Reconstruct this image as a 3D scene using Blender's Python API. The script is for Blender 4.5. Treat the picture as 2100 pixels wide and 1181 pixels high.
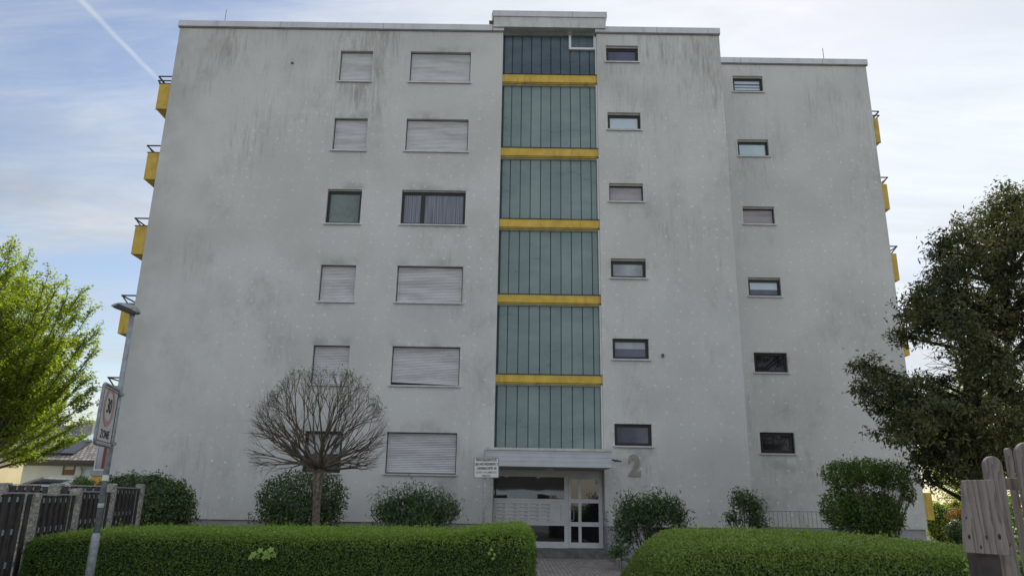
import bpy, math, random
import numpy as np
from mathutils import Vector, Matrix
R = math.radians
random.seed(7); rng = np.random.default_rng(7)
scn = bpy.context.scene
for o in list(bpy.data.objects): bpy.data.objects.remove(o)
C = scn.collection

# ------------------------------------------------------------------ camera, sky, sun, exposure
CZ = 1.67
cr = Vector((0.999866671, -0.000957515, 0.016301))
cu = Vector((-0.01592797, -0.27711103, 0.96070587))
cf = Vector((-0.00359731, 0.96083743, 0.27708934))
cam = bpy.data.cameras.new('camera'); cam.sensor_width = 36; cam.lens = 1500/2100*36
cam.clip_start = 0.1; cam.clip_end = 2000
co = bpy.data.objects.new('camera', cam); C.objects.link(co)
m = Matrix.Identity(4)
for i in range(3):
    m[i][0] = cr[i]; m[i][1] = cu[i]; m[i][2] = -cf[i]
m[2][3] = CZ
co.matrix_world = m; scn.camera = co
scn.render.resolution_x = 1024; scn.render.resolution_y = 575

SUN_EL, SUN_AZ = 44, 22
scn.view_settings.view_transform = 'Standard'; scn.view_settings.look = 'None'
scn.view_settings.gamma = 1; scn.view_settings.exposure = 0.36
def at(px, py, Y):
    d = cf + cr*((px-1050)/1500) - cu*((py-590.5)/1500)
    d = d*(Y/d.y)
    return Vector((d.x, d.y, d.z+CZ))
def dirv(px, py):
    return (cf + cr*((px-1050)/1500) - cu*((py-590.5)/1500)).normalized()

class NT:
    """small helper for node trees"""
    def __init__(s, nt): s.nt = nt; s.n = nt.nodes; s.l = nt.links
    def node(s, t, **kw):
        n = s.n.new(t)
        for k, v in kw.items(): setattr(n, k, v)
        return n
    def set(s, sock, v):
        if isinstance(v, bpy.types.NodeSocket): s.l.new(v, sock)
        elif v is not None:
            if isinstance(v, (tuple, list)) and len(v) == 3 and sock.type == 'RGBA': v = (*v, 1)
            sock.default_value = v
    def math(s, op, a, b=None, c=None, clamp=False):
        n = s.node('ShaderNodeMath', operation=op, use_clamp=clamp)
        s.set(n.inputs[0], a)
        if b is not None: s.set(n.inputs[1], b)
        if c is not None: s.set(n.inputs[2], c)
        return n.outputs[0]
    def vmath(s, op, a, b=None):
        n = s.node('ShaderNodeVectorMath', operation=op)
        s.set(n.inputs[0], a)
        if b is not None: s.set(n.inputs[1], b)
        return n.outputs['Value'] if op in ('DOT_PRODUCT', 'LENGTH') else n.outputs[0]
    def mix(s, f, a, b, bt='MIX'):
        n = s.node('ShaderNodeMix', data_type='RGBA', blend_type=bt)
        s.set(n.inputs[0], f); s.set(n.inputs[6], a); s.set(n.inputs[7], b)
        return n.outputs[2]
    def noise(s, vec, scale, detail=4, rough=.55, dist=0, dims='3D'):
        n = s.node('ShaderNodeTexNoise', noise_dimensions=dims)
        s.set(n.inputs['Vector'], vec); n.inputs['Scale'].default_value = scale
        n.inputs['Detail'].default_value = detail; n.inputs['Roughness'].default_value = rough
        n.inputs['Distortion'].default_value = dist
        return n.outputs[0]
    def step(s, x, a, b, lo=0., hi=1.):
        n = s.node('ShaderNodeMapRange', interpolation_type='SMOOTHSTEP')
        s.set(n.inputs[0], x); s.set(n.inputs[1], a); s.set(n.inputs[2], b)
        s.set(n.inputs[3], lo); s.set(n.inputs[4], hi)
        return n.outputs[0]
    def mapping(s, vec, sc=(1,1,1), loc=(0,0,0), rot=(0,0,0)):
        n = s.node('ShaderNodeMapping'); s.set(n.inputs[0], vec)
        n.inputs['Location'].default_value = loc; n.inputs['Scale'].default_value = sc; n.inputs['Rotation'].default_value = rot
        return n.outputs[0]

w = bpy.data.worlds.new('World'); scn.world = w; w.use_nodes = True
W = NT(w.node_tree); W.n.clear()
sky = W.node('ShaderNodeTexSky', sky_type='NISHITA', sun_disc=False)
sky.sun_elevation = R(SUN_EL); sky.sun_rotation = R(SUN_AZ); sky.air_density = 1.2; sky.dust_density = .6; sky.ozone_density = 1.5
tc = W.node('ShaderNodeTexCoord'); D_ = tc.outputs['Generated']
sx = W.node('ShaderNodeSeparateXYZ'); W.set(sx.inputs[0], D_)
zz = W.math('MAXIMUM', sx.outputs[2], 0.03)
cx = W.math('DIVIDE', sx.outputs[0], W.math('ADD', zz, .12)); cy = W.math('DIVIDE', sx.outputs[1], W.math('ADD', zz, .12))
cb = W.node('ShaderNodeCombineXYZ'); W.set(cb.inputs[0], cx); W.set(cb.inputs[1], cy)
pl = cb.outputs[0]
n1 = W.noise(W.mapping(pl, (.55, 1.5, 1), (3, 1, 0), (0, 0, R(24))), 1.0, 7, .6, .5)
n2 = W.noise(W.mapping(pl, (.25, .45, 1), (7.3, 2, 0), (0, 0, R(15))), 1.0, 3, .5, .3)
n3 = W.noise(W.mapping(pl, (1.6, 5.5, 1), (1, 4, 0), (0, 0, R(30))), 1.0, 8, .65, .8)
cl = W.math('ADD', W.math('MULTIPLY', n1, .55), W.math('ADD', W.math('MULTIPLY', n2, .22), W.math('MULTIPLY', n3, .23)))
# the veil of cirrus thickens towards the right of the view and overhead
rv = dirv(1900, 60)
dr = W.vmath('DOT_PRODUCT', D_, tuple(rv))
veil = W.step(dr, .62, .985)
back = W.step(sx.outputs[1], .25, -.3)
veil = W.math('MAXIMUM', veil, W.math('MULTIPLY', back, .62))
cov = W.step(W.math('ADD', cl, W.math('MULTIPLY', veil, .22)), .42, .68)
gap = W.step(W.noise(W.mapping(pl, (.8, 1.9, 1), (9, 3, 0), (0, 0, R(35))), 1.0, 6, .6, .5), .44, .70, 0., .42)
cov = W.math('MULTIPLY', W.math('MULTIPLY', cov, .95), W.math('SUBTRACT', 1, gap))
low = W.step(sx.outputs[2], .0, .1)
cov = W.math('MULTIPLY', cov, W.math('ADD', W.math('MULTIPLY', low, .6), .4))
# contrail: part of a great circle
a, b = dirv(165, 0), dirv(325, 165)
nrm = a.cross(b).normalized(); mid = (a+b).normalized(); along = (b-a).normalized()
wob = W.math('MULTIPLY', W.math('SUBTRACT', W.noise(D_, 40, 3), .5), .003)
dist = W.math('ABSOLUTE', W.math('ADD', W.vmath('DOT_PRODUCT', D_, tuple(nrm)), wob))
t_ = W.vmath('DOT_PRODUCT', D_, tuple(along))
t0 = b.dot(along)
wid = W.step(t_, -.6, t0, .0115, .0035)
tr = W.step(W.math('DIVIDE', dist, wid), 1.25, .0)
tr = W.math('MULTIPLY', tr, W.step(t_, t0+.012, t0-.02))
tr = W.math('MULTIPLY', tr, W.step(W.vmath('DOT_PRODUCT', D_, tuple(mid)), .4, .8))
tr = W.math('MULTIPLY', tr, W.math('ADD', .12, W.math('MULTIPLY', W.noise(D_, 25, 5), .55)))
cov = W.math('MAXIMUM', cov, W.math('ADD', cov, W.math('MULTIPLY', tr, W.math('SUBTRACT', 1, cov))))
skyc = W.mix(1.0, sky.outputs[0], (1.12, 1.03, 1.02), 'MULTIPLY')
sv = Vector((math.sin(R(SUN_AZ))*math.cos(R(SUN_EL)), math.cos(R(SUN_AZ))*math.cos(R(SUN_EL)), math.sin(R(SUN_EL))))
glow = W.step(W.vmath('DOT_PRODUCT', D_, tuple(sv)), .45, 1.0)
tex = W.step(W.noise(W.mapping(pl, (.9, 2.6, 1), (2, 5, 0), (0, 0, R(18))), 1.0, 7, .62, .6), .28, .72, -1.0, .9)
cb_ = W.math('ADD', W.math('ADD', tex, W.math('MULTIPLY', glow, 2.8)), W.math('ADD', 4.7, W.math('MULTIPLY', back, 2.2)))
cc = W.node('ShaderNodeCombineXYZ')
W.set(cc.inputs[0], W.math('MULTIPLY', cb_, .95)); W.set(cc.inputs[1], cb_); W.set(cc.inputs[2], W.math('MULTIPLY', cb_, 1.05))
col = W.mix(cov, skyc, cc.outputs[0])
bg = W.node('ShaderNodeBackground'); W.set(bg.inputs[0], col); bg.inputs[1].default_value = .1
wo = W.node('ShaderNodeOutputWorld'); W.l.new(bg.outputs[0], wo.inputs[0])

sl = bpy.data.lights.new('sun', 'SUN'); sl.energy = 4.0; sl.angle = R(.6); sl.color = (1, .94, .85)
so = bpy.data.objects.new('sun', sl); C.objects.link(so)
so.rotation_euler = (-sv).to_track_quat('-Z', 'Y').to_euler(); so.location = (10, 30, 60)

# ------------------------------------------------------------------ materials
def material(name):
    mt = bpy.data.materials.new(name); mt.use_nodes = True
    N = NT(mt.node_tree); p = N.n['Principled BSDF']
    return mt, N, p
def obco(N): return N.node('ShaderNodeTexCoord').outputs['Object']
def geo(N): return N.node('ShaderNodeNewGeometry')
def bump(N, p, h, strength=.3, dist=.01):
    b = N.node('ShaderNodeBump'); b.inputs['Strength'].default_value = strength; b.inputs['Distance'].default_value = dist
    N.set(b.inputs['Height'], h); N.l.new(b.outputs[0], p.inputs['Normal'])
def simple(name, colr, rough=.6, var=.15, nscale=3, metal=0., spec=.5, bumpk=0, bscale=60, dirt=None):
    mt, N, p = material(name)
    P = geo(N).outputs['Position']
    n = N.noise(P, nscale, 5, .6)
    dark = tuple(c*(1-var*1.6) for c in colr); lite = tuple(min(1, c*(1+var)) for c in colr)
    c_ = N.mix(N.step(n, .3, .7), dark, lite)
    if dirt:
        nd = N.noise(N.mapping(P, (6, 6, 1.2)), 1, 5, .65)
        c_ = N.mix(N.math('MULTIPLY', N.step(nd, .5, .75), dirt[1]), c_, dirt[0])
    N.set(p.inputs['Base Color'], c_)
    p.inputs['Roughness'].default_value = rough; p.inputs['Metallic'].default_value = metal
    p.inputs['Specular IOR Level'].default_value = spec
    if bumpk: bump(N, p, N.noise(P, bscale, 4, .6), bumpk, .01)
    return mt
M = {}
def plaster(name, x_ranges, ztop):
    mt, N, p = material(name)
    P = geo(N).outputs['Position']
    s = N.node('ShaderNodeSeparateXYZ'); N.set(s.inputs[0], P)
    x, y, z = s.outputs
    base = N.mix(N.step(N.noise(P, .35, 4), .3, .7), (.61, .61, .595), (.71, .71, .70))
    fine = N.noise(P, 55, 2, .6)
    base = N.mix(N.step(fine, .3, .72), N.mix(1, base, (.86, .86, .86), 'MULTIPLY'), base)
    # vertical algae streaks, strongest below the roof edge
    st = N.noise(N.mapping(P, (6.5, 6.5, .55), (1, 2, 3)), 1, 7, .68)
    st2 = N.noise(N.mapping(P, (15, 15, 1.4)), 1, 5, .7)
    top = N.step(z, ztop-8.5, ztop-.3)
    broad = N.noise(N.mapping(P, (.33, .33, .16), (5, 0, 1)), 1, 4, .6)
    k = N.math('ADD', N.math('MULTIPLY', top, .12), N.math('MULTIPLY', N.math('SUBTRACT', broad, .5), 1.0))
    s1 = N.step(N.math('ADD', st, k), .58, .90)
    s2 = N.step(N.math('ADD', st2, k), .64, .86)
    grime = N.math('ADD', N.math('MULTIPLY', s1, .38), N.math('MULTIPLY', s2, .34))
    # soot above the window heads
    hz = N.math('MODULO', N.math('SUBTRACT', z, 3.68), 2.8)
    inx = None
    for a, b in x_ranges:
        q = N.math('MULTIPLY', N.step(x, a-.25, a+.1), N.step(x, b+.25, b-.1))
        inx = q if inx is None else N.math('MAXIMUM', inx, q)
    sm = N.math('MULTIPLY', N.step(hz, .5, .02), N.step(N.noise(P, 1.1, 5), .42, .66))
    grime = N.math('MAXIMUM', grime, N.math('MULTIPLY', N.math('MULTIPLY', sm, inx), .5))
    # patchy mottling
    mo = N.math('MULTIPLY', N.step(N.noise(N.mapping(P, (1.5, 1.5, 1.0)), 1, 8, .72), .46, .75), N.step(broad, .4, .6))
    grime = N.math('MAXIMUM', grime, N.math('MULTIPLY', mo, .42))
    spk = N.math('MULTIPLY', N.step(N.noise(P, 16, 4, .7), .56, .74), N.step(N.noise(P, .8, 3), .45, .65))
    grime = N.math('MAXIMUM', grime, N.math('MULTIPLY', spk, .42))
    edge = N.math('MULTIPLY', N.step(x, -11.2, -12.8), N.step(N.noise(P, .9, 5), .3, .6))
    grime = N.math('MAXIMUM', grime, N.math('MULTIPLY', edge, .3))
    base = N.mix(grime, base, (.25, .25, .225))
    # pale anchor dots in staggered rows
    cv = N.node('ShaderNodeCombineXYZ'); N.set(cv.inputs[0], N.math('ADD', x, y)); N.set(cv.inputs[1], z)
    jt = N.noise(P, 1.7, 2)
    vr = N.node('ShaderNodeTexVoronoi', voronoi_dimensions='2D', feature='F1')
    N.set(vr.inputs['Vector'], N.mapping(cv.outputs[0], (2.35, 2.65, 1), (0, 0, 0), (0, 0, R(2)))); vr.inputs['Scale'].default_value = 1
    vr.inputs['Randomness'].default_value = .42
    dots = N.step(vr.outputs['Distance'], .15, .03)
    dots = N.math('MULTIPLY', dots, N.step(N.noise(P, .7, 3), .30, .52))
    rnd = N.node('ShaderNodeSeparateXYZ'); N.set(rnd.inputs[0], vr.outputs['Color'])
    dots = N.math('MULTIPLY', dots, N.math('ADD', .2, N.math('MULTIPLY', rnd.outputs[0], .6)))
    dots = N.math('MULTIPLY', dots, N.math('MULTIPLY', N.step(z, ztop-.3, ztop-4.), N.step(x, -12.6, -9.)))
    base = N.mix(N.math('MULTIPLY', dots, .72), base, (.88, .89, .88))
    # faint horizontal board joints
    N.set(p.inputs['Base Color'], base); p.inputs['Roughness'].default_value = .92; p.inputs['Specular IOR Level'].default_value = .2
    h = N.math('ADD', N.noise(P, 70, 3, .7), N.math('MULTIPLY', N.noise(P, 1.2, 2), 2.5))
    bump(N, p, h, .5, .012)
    return mt
M['plaster'] = plaster('plaster', [(-6.64, -5.43), (-4.02, -1.77), (3.28, 4.48)], 18.6)
M['plaster_back'] = plaster('plaster_back', [(8.56, 9.75)], 18.6)
M['plinth'] = simple('plinth_paint', (.36, .36, .38), .8, .12, 2, bumpk=.3)
M['fascia'] = simple('fascia_metal', (.60, .61, .64), .45, .06, 1, metal=.2, dirt=((.3, .3, .3), .35))
M['fascia_seam'] = simple('seam', (.22, .22, .23), .6)
M['caprender'] = simple('cap_render', (.62, .63, .62), .85, .08, 2, dirt=((.3, .3, .28), .5))
M['yellow'] = simple('yellow_paint', (.68, .46, .07), .55, .10, 3, dirt=((.30, .19, .05), .5))
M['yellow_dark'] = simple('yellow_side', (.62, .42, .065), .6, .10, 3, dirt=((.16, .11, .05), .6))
M['darkframe'] = simple('dark_frame', (.011, .009, .010), .4, .1)
M['white_pvc'] = simple('white_frame', (.76, .77, .79), .35, .04)
M['sill'] = simple('sill_metal', (.55, .56, .57), .4, .08, 4, metal=.3)
M['rail'] = simple('rail_metal', (.055, .055, .06), .5, .2)
M['galv'] = simple('galvanised_steel', (.33, .355, .38), .5, .18, 14, metal=.2, bumpk=.1)
M['conc'] = simple('concrete', (.30, .295, .28), .9, .2, 5, bumpk=.5)
M['concd'] = simple('concrete_dark', (.16, .155, .15), .9, .2, 5, bumpk=.5)
M['soffit'] = simple('soffit', (.42, .415, .37), .8, .1)
M['panelblue'] = simple('canopy_panel', (.56, .59, .63), .5, .05, 2)
M['lip'] = simple('canopy_lip', (.60, .60, .57), .7, .1, 3, dirt=((.25, .25, .22), .5))
M['plinthdark'] = simple('dark_cladding', (.06, .06, .065), .8)
M['black'] = simple('black', (.008, .008, .009), .6)
M['blacktext'] = simple('sign_black', (.02, .02, .02), .5)
M['signwhite'] = simple('sign_white', (.62, .61, .60), .4, .05, 5)
M['signwhite2'] = simple('private_sign_white', (.78, .78, .76), .4, .05, 5)
M['signred'] = simple('sign_red', (.56, .30, .27), .45, .08, 8)
M['fenced'] = simple('fence_board', (.058, .048, .046), .75, .3, 6, bumpk=.3)
M['fenceg'] = simple('fence_rail_metal', (.36, .37, .39), .6, .1)
M['greywall'] = simple('white_render', (.55, .65, .80), .9, .04, 1)
M['ywall'] = simple('pale_yellow_render', (.80, .68, .40), .9, .04, 1)
M['brownframe'] = simple('brown_frame', (.14, .075, .05), .5)
M['red'] = simple('red_panel', (.27, .04, .035), .6, .15, 5)
M['curt'] = simple('net_curtain', (.42, .44, .50), .9)
M['num'] = simple('numeral_grey', (.31, .315, .30), .7, .12, 6)
M['stickerw'] = simple('sticker', (.5, .48, .46), .5, .3, 60)

def shutter_mat(name, colr, band=.055):
    mt, N, p = material(name)
    P = geo(N).outputs['Position']; s = N.node('ShaderNodeSeparateXYZ'); N.set(s.inputs[0], P)
    n = N.noise(N.mapping(P, (.5, .5, 3.2)), 1, 5, .7)
    c_ = N.mix(N.step(n, .35, .62), tuple(c*.72 for c in colr), colr)
    n2 = N.noise(N.mapping(P, (.2, .2, 40)), 1, 2)
    c_ = N.mix(N.math('MULTIPLY', N.step(n2, .5, .7), .18), c_, tuple(c*.7 for c in colr))
    N.set(p.inputs['Base Color'], c_); p.inputs['Roughness'].default_value = .42
    return mt
M['shutter'] = shutter_mat('roller_shutter', (.70, .70, .73))
M['shutterd'] = shutter_mat('roller_shutter_mauve', (.40, .37, .40))
def glass_mat(name, tint=(.01, .012, .015), rough=.03, wav=.15, wscale=1.5, spec=.6):
    mt, N, p = material(name)
    P = geo(N).outputs['Position']
    N.set(p.inputs['Base Color'], N.mix(N.step(N.noise(P, 1.2, 3), .35, .65), tint, tuple(c*(1.7 if c < .3 else 1.12)+.002 for c in tint)))
    p.inputs['Roughness'].default_value = rough; p.inputs['Specular IOR Level'].default_value = spec
    p.inputs['IOR'].default_value = 1.6
    bump(N, p, N.noise(P, wscale, 2), wav, .02)
    return mt
M['glass'] = glass_mat('dark_window_glass', wav=.03, spec=.3)
M['glass_door'] = glass_mat('entrance_glass', (.012, .012, .014), .02, .12, .9, .9)
M['glass_blue'] = glass_mat('pane_pale_blue', (.50, .61, .68), .12)
M['glass_mauve'] = glass_mat('pane_dusky', (.05, .05, .085), .1)
M['glass_frost'] = glass_mat('pane_frosted', (.24, .26, .28), .3)
M['glass_green'] = glass_mat('pane_ornamental', (.09, .12, .11), .15, .8, 24)
def pane_curtain():
    mt, N, p = material('pane_with_curtain')
    P = geo(N).outputs['Position']
    wv = N.noise(N.mapping(P, (22, 1, .35)), 1, 3, .6)
    N.set(p.inputs['Base Color'], N.mix(N.step(wv, .35, .65), (.10, .11, .14), (.25, .27, .33)))
    p.inputs['Roughness'].default_value = .12
    return mt
M['pane_curtain'] = pane_curtain()
def profilit(name, t1, t2):
    mt, N, p = material(name)
    P = geo(N).outputs['Position']; s = N.node('ShaderNodeSeparateXYZ'); N.set(s.inputs[0], P)
    ch = geo(N).outputs['Random Per Island']
    n = N.noise(N.mapping(P, (.5, .5, .9)), 1, 4, .6)
    c_ = N.mix(N.step(n, .35, .68), t1, t2)
    c_ = N.mix(N.math('MULTIPLY', ch, .30), c_, tuple(x*.62 for x in t1))
    d = N.math('MULTIPLY', N.step(N.noise(P, 2.5, 6, .7), .58, .8), .25)
    c_ = N.mix(d, c_, (.08, .10, .11))
    N.set(p.inputs['Base Color'], c_)
    N.set(p.inputs['Roughness'], N.step(n, .2, .8, .22, .42)); p.inputs['Specular IOR Level'].default_value = .55
    bump(N, p, N.noise(P, 45, 3), .2, .006)
    return mt
M['prof'] = profilit('channel_glass', (.19, .255, .258), (.265, .34, .34))
M['prof_top'] = profilit('channel_glass_dark', (.06, .095, .125), (.12, .165, .20))
M['joint'] = simple('glass_joint', (.05, .085, .10), .6)

def leafmat(name, c1, c2, c3=None, trans=.35, rough=.5, clump=1.2, topc=None, spec=.35):
    mt, N, p = material(name)
    g = geo(N); P = g.outputs['Position']; r_ = g.outputs['Random Per Island']
    c_ = N.mix(r_, c1, c2)
    if c3: c_ = N.mix(N.step(N.noise(P, clump, 4, .6), .42, .68), c_, N.mix(r_, c3, c2))
    if topc:   # lighter, yellower green towards the clipped top
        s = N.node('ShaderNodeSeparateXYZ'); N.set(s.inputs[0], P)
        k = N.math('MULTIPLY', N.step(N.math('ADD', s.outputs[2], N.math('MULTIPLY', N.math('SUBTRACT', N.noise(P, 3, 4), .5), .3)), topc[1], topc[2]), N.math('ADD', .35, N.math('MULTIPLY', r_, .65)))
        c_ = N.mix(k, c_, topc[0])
    N.set(p.inputs['Base Color'], c_); p.inputs['Roughness'].default_value = rough; p.inputs['Specular IOR Level'].default_value = spec
    tr = N.node('ShaderNodeBsdfTranslucent')
    N.set(tr.inputs[0], N.mix(1, c_, (1.5, 1.5, .7), 'MULTIPLY'))
    mx = N.node('ShaderNodeMixShader'); mx.inputs[0].default_value = trans
    N.l.new(p.outputs[0], mx.inputs[1]); N.l.new(tr.outputs[0], mx.inputs[2])
    N.l.new(mx.outputs[0], N.n['Material Output'].inputs[0])
    return mt
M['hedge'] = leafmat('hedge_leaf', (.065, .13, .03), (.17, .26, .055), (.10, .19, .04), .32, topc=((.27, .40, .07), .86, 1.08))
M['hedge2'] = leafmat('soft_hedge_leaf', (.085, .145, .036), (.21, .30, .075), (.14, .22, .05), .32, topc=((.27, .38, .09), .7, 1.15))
M['core'] = simple('shrub_dark_core', (.03, .042, .018), .95, .4, 8)  # dark filler colour, stands in for the shade inside hedges and bushes
M['laurel'] = leafmat('laurel_leaf', (.045, .09, .03), (.11, .17, .055), (.07, .13, .04), .22, .35)
M['olean'] = leafmat('narrow_leaf', (.04, .085, .035), (.11, .18, .065), (.07, .13, .045), .25, .45)
M['bigbush'] = leafmat('bush_leaf', (.05, .11, .026), (.14, .23, .05), (.18, .24, .06), .3, .45)
M['bright'] = leafmat('spring_leaf', (.16, .235, .03), (.33, .40, .06), (.22, .29, .045), .5, .5, .6)
M['bright2'] = leafmat('lit_far_leaf', (.12, .2, .03), (.26, .34, .05), None, .45)
M['orange'] = leafmat('orange_leaf', (.22, .14, .04), (.38, .18, .06), None, .3)
M['darktree'] = leafmat('evergreen_leaf', (.055, .068, .03), (.115, .125, .05), (.18, .16, .07), .22, .55, 1.0)
M['maple'] = leafmat('maple_leaf', (.22, .33, .07), (.3, .42, .1), None, .3)
M['bark'] = simple('bark', (.075, .055, .038), .9, .35, 12, bumpk=.6, bscale=30)
M['barkg'] = simple('bark_grey', (.17, .14, .105), .9, .35, 14, bumpk=.7, bscale=30)
M['barkd'] = simple('bark_dark', (.025, .02, .016), .9, .35, 12)
M['twig'] = simple('twig_brown', (.135, .105, .078), .85, .3, 10)

def pavers():
    mt, N, p = material('clay_pavers')
    P = geo(N).outputs['Position']
    b = N.node('ShaderNodeTexBrick'); N.set(b.inputs['Vector'], N.mapping(P, (1, 1, 1), (0, 0, 0), (0, 0, R(90))))
    b.inputs['Color1'].default_value = (.22, .19, .18, 1); b.inputs['Color2'].default_value = (.34, .30, .28, 1); b.inputs['Mortar'].default_value = (.10, .09, .08, 1)
    b.inputs['Scale'].default_value = 1; b.inputs['Brick Width'].default_value = .21; b.inputs['Row Height'].default_value = .105; b.inputs['Mortar Size'].default_value = .008
    n = N.noise(P, 5, 6, .65)
    N.set(p.inputs['Base Color'], N.mix(N.math('MULTIPLY', N.step(n, .45, .7), .45), b.outputs[0], (.14, .12, .11)))
    p.inputs['Roughness'].default_value = .85
    bump(N, p, N.math('SUBTRACT', N.noise(P, 60, 3), N.math('MULTIPLY', b.outputs['Fac'], 2.)), .5, .01)
    return mt
M['pavers'] = pavers()
def groundm():
    mt, N, p = material('soil_and_grass')
    P = geo(N).outputs['Position']
    c_ = N.mix(N.step(N.noise(P, .5, 6, .6), .4, .6), (.07, .075, .045), (.11, .115, .07))
    N.set(p.inputs['Base Color'], c_); p.inputs['Roughness'].default_value = .95
    bump(N, p, N.noise(P, 30, 5, .7), .8, .03)
    return mt
M['ground'] = groundm()
M['asphalt'] = simple('asphalt', (.16, .16, .16), .85, .15, 20)
def woodm():
    mt, N, p = material('weathered_wood')
    P = obco(N)
    warp = N.noise(N.mapping(P, (5, 5, 1.1)), 1, 4, .6, .6)
    s = N.node('ShaderNodeSeparateXYZ'); N.set(s.inputs[0], P)
    rings = N.math('FRACT', N.math('MULTIPLY', N.math('ADD', N.math('MULTIPLY', warp, 1.1), N.math('MULTIPLY', s.outputs[0], 5.)), 6.))
    g1 = N.step(rings, .0, .8)
    fine = N.noise(N.mapping(P, (160, 160, 3.)), 1, 4, .7)
    c_ = N.mix(g1, (.14, .115, .10), (.26, .225, .205))
    c_ = N.mix(N.math('MULTIPLY', N.step(fine, .42, .66), .5), c_, (.33, .30, .285))
    big = N.noise(P, 9, 3)
    c_ = N.mix(N.math('MULTIPLY', N.step(big, .5, .75), .45), c_, (.13, .115, .11))
    N.set(p.inputs['Base Color'], c_); p.inputs['Roughness'].default_value = .85; p.inputs['Specular IOR Level'].default_value = .2
    bump(N, p, N.math('ADD', fine, g1), .5, .003)
    return mt
M['wood'] = woodm()
M['knot'] = simple('wood_knot', (.035, .028, .027), .8, .3, 60)
def granite():
    mt, N, p = material('rough_granite')
    P = geo(N).outputs['Position']
    n = N.noise(P, 22, 5, .7)
    c_ = N.mix(N.step(n, .35, .65), (.26, .25, .225), (.58, .56, .50))
    c_ = N.mix(N.math('MULTIPLY', N.step(N.noise(P, 2.2, 4), .5, .7), .4), c_, (.14, .14, .11))
    N.set(p.inputs['Base Color'], c_); p.inputs['Roughness'].default_value = .95
    bump(N, p, N.noise(N.mapping(P, (1, 1, 1.4)), 13, 4, .6), 1., .09)
    return mt
M['granite'] = granite()
def tiles():
    mt, N, p = material('roof_tiles')
    P = obco(N)
    b = N.node('ShaderNodeTexBrick'); N.set(b.inputs['Vector'], P)
    b.inputs['Color1'].default_value = (.16, .14, .13, 1); b.inputs['Color2'].default_value = (.34, .32, .30, 1); b.inputs['Mortar'].default_value = (.07, .06, .06, 1)
    b.inputs['Scale'].default_value = 1; b.inputs['Brick Width'].default_value = .3; b.inputs['Row Height'].default_value = .35; b.inputs['Mortar Size'].default_value = .04
    N.set(p.inputs['Base Color'], b.outputs[0]); p.inputs['Roughness'].default_value = .7
    return mt
M['tiles'] = tiles()
M['solar'] = simple('solar_glass', (.03, .033, .045), .25, .1)
M['chim'] = simple('chimney_clad', (.30, .31, .32), .7)

# ------------------------------------------------------------------ mesh helpers
class MB:
    def __init__(s): s.v = []; s.f = []; s.mi = []; s.mats = []
    def mat(s, m_):
        if m_ not in s.mats: s.mats.append(m_)
        return s.mats.index(m_)
    def add(s, vs, fs, m_):
        k = len(s.v); i = s.mat(m_)
        s.v += [tuple(v) for v in vs]; s.f += [tuple(k+j for j in f) for f in fs]; s.mi += [i]*len(fs)
        return s
    def box(s, a, b, m_, T=None):
        x0, y0, z0 = a; x1, y1, z1 = b
        vs = [(x0,y0,z0),(x1,y0,z0),(x1,y1,z0),(x0,y1,z0),(x0,y0,z1),(x1,y0,z1),(x1,y1,z1),(x0,y1,z1)]
        if T is not None: vs = [T @ Vector(v) for v in vs]
        return s.add(vs, [(0,3,2,1),(4,5,6,7),(0,1,5,4),(1,2,6,5),(2,3,7,6),(3,0,4,7)], m_)
    def quad(s, a, b, c, d, m_): return s.add([a,b,c,d], [(0,1,2,3)], m_)
    def tube(s, pts, rad, m_, n=6, cap=True):
        pts = [Vector(p) for p in pts]
        if not isinstance(rad, (list, tuple)): rad = [rad]*len(pts)
        vs = []; fs = []
        up = None
        for i, p in enumerate(pts):
            d = (pts[min(i+1, len(pts)-1)] - pts[max(i-1, 0)])
            if d.length < 1e-9: d = Vector((0,0,1))
            d.normalize()
            if up is None: up = d.orthogonal().normalized()
            else:
                up = up - d*up.dot(d)
                up = up.normalized() if up.length > 1e-6 else d.orthogonal().normalized()
            sd = d.cross(up)
            for j in range(n):
                a = 2*math.pi*j/n
                vs.append(p + (up*math.cos(a) + sd*math.sin(a))*rad[i])
        for i in range(len(pts)-1):
            for j in range(n):
                fs.append((i*n+j, i*n+(j+1)%n, (i+1)*n+(j+1)%n, (i+1)*n+j))
        if cap: fs.append(tuple(range(n-1, -1, -1))); fs.append(tuple((len(pts)-1)*n+j for j in range(n)))
        return s.add(vs, fs, m_)
    def prism(s, outline, y0, y1, m_, T=None):
        """outline in (x, z), extruded along y"""
        n = len(outline)
        vs = [Vector((x, y0, z)) for x, z in outline] + [Vector((x, y1, z)) for x, z in outline]
        if T is not None: vs = [T @ v for v in vs]
        fs = [tuple(range(n)), tuple(range(2*n-1, n-1, -1))] + [(i, n+i, n+(i+1) % n, (i+1) % n) for i in range(n)]
        return s.add(vs, fs, m_)
    def build(s, name, parent=None, loc=None, smooth=False, bevel=0):
        me = bpy.data.meshes.new(name); me.from_pydata(s.v, [], s.f)
        for m_ in s.mats: me.materials.append(m_)
        me.polygons.foreach_set('material_index', s.mi)
        if smooth: me.polygons.foreach_set('use_smooth', [True]*len(s.f))
        me.update()
        o = bpy.data.objects.new(name, me); C.objects.link(o)
        if loc is not None: shift(o, loc)
        if parent is not None: put(o, parent)
        if bevel:
            b = o.modifiers.new('bevel', 'BEVEL'); b.width = bevel; b.segments = 2; b.limit_method = 'ANGLE'
        return o
def shift(o, loc):
    o.data.transform(Matrix.Translation(-Vector(loc))); o.location = loc
def put(o, parent):
    """parent, keeping the world placement"""
    o.parent = parent
    o.location = Vector(o.location) - wloc(parent)
def wloc(o):
    l = Vector(o.location)
    while o.parent: o = o.parent; l += Vector(o.location)
    return l
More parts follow.
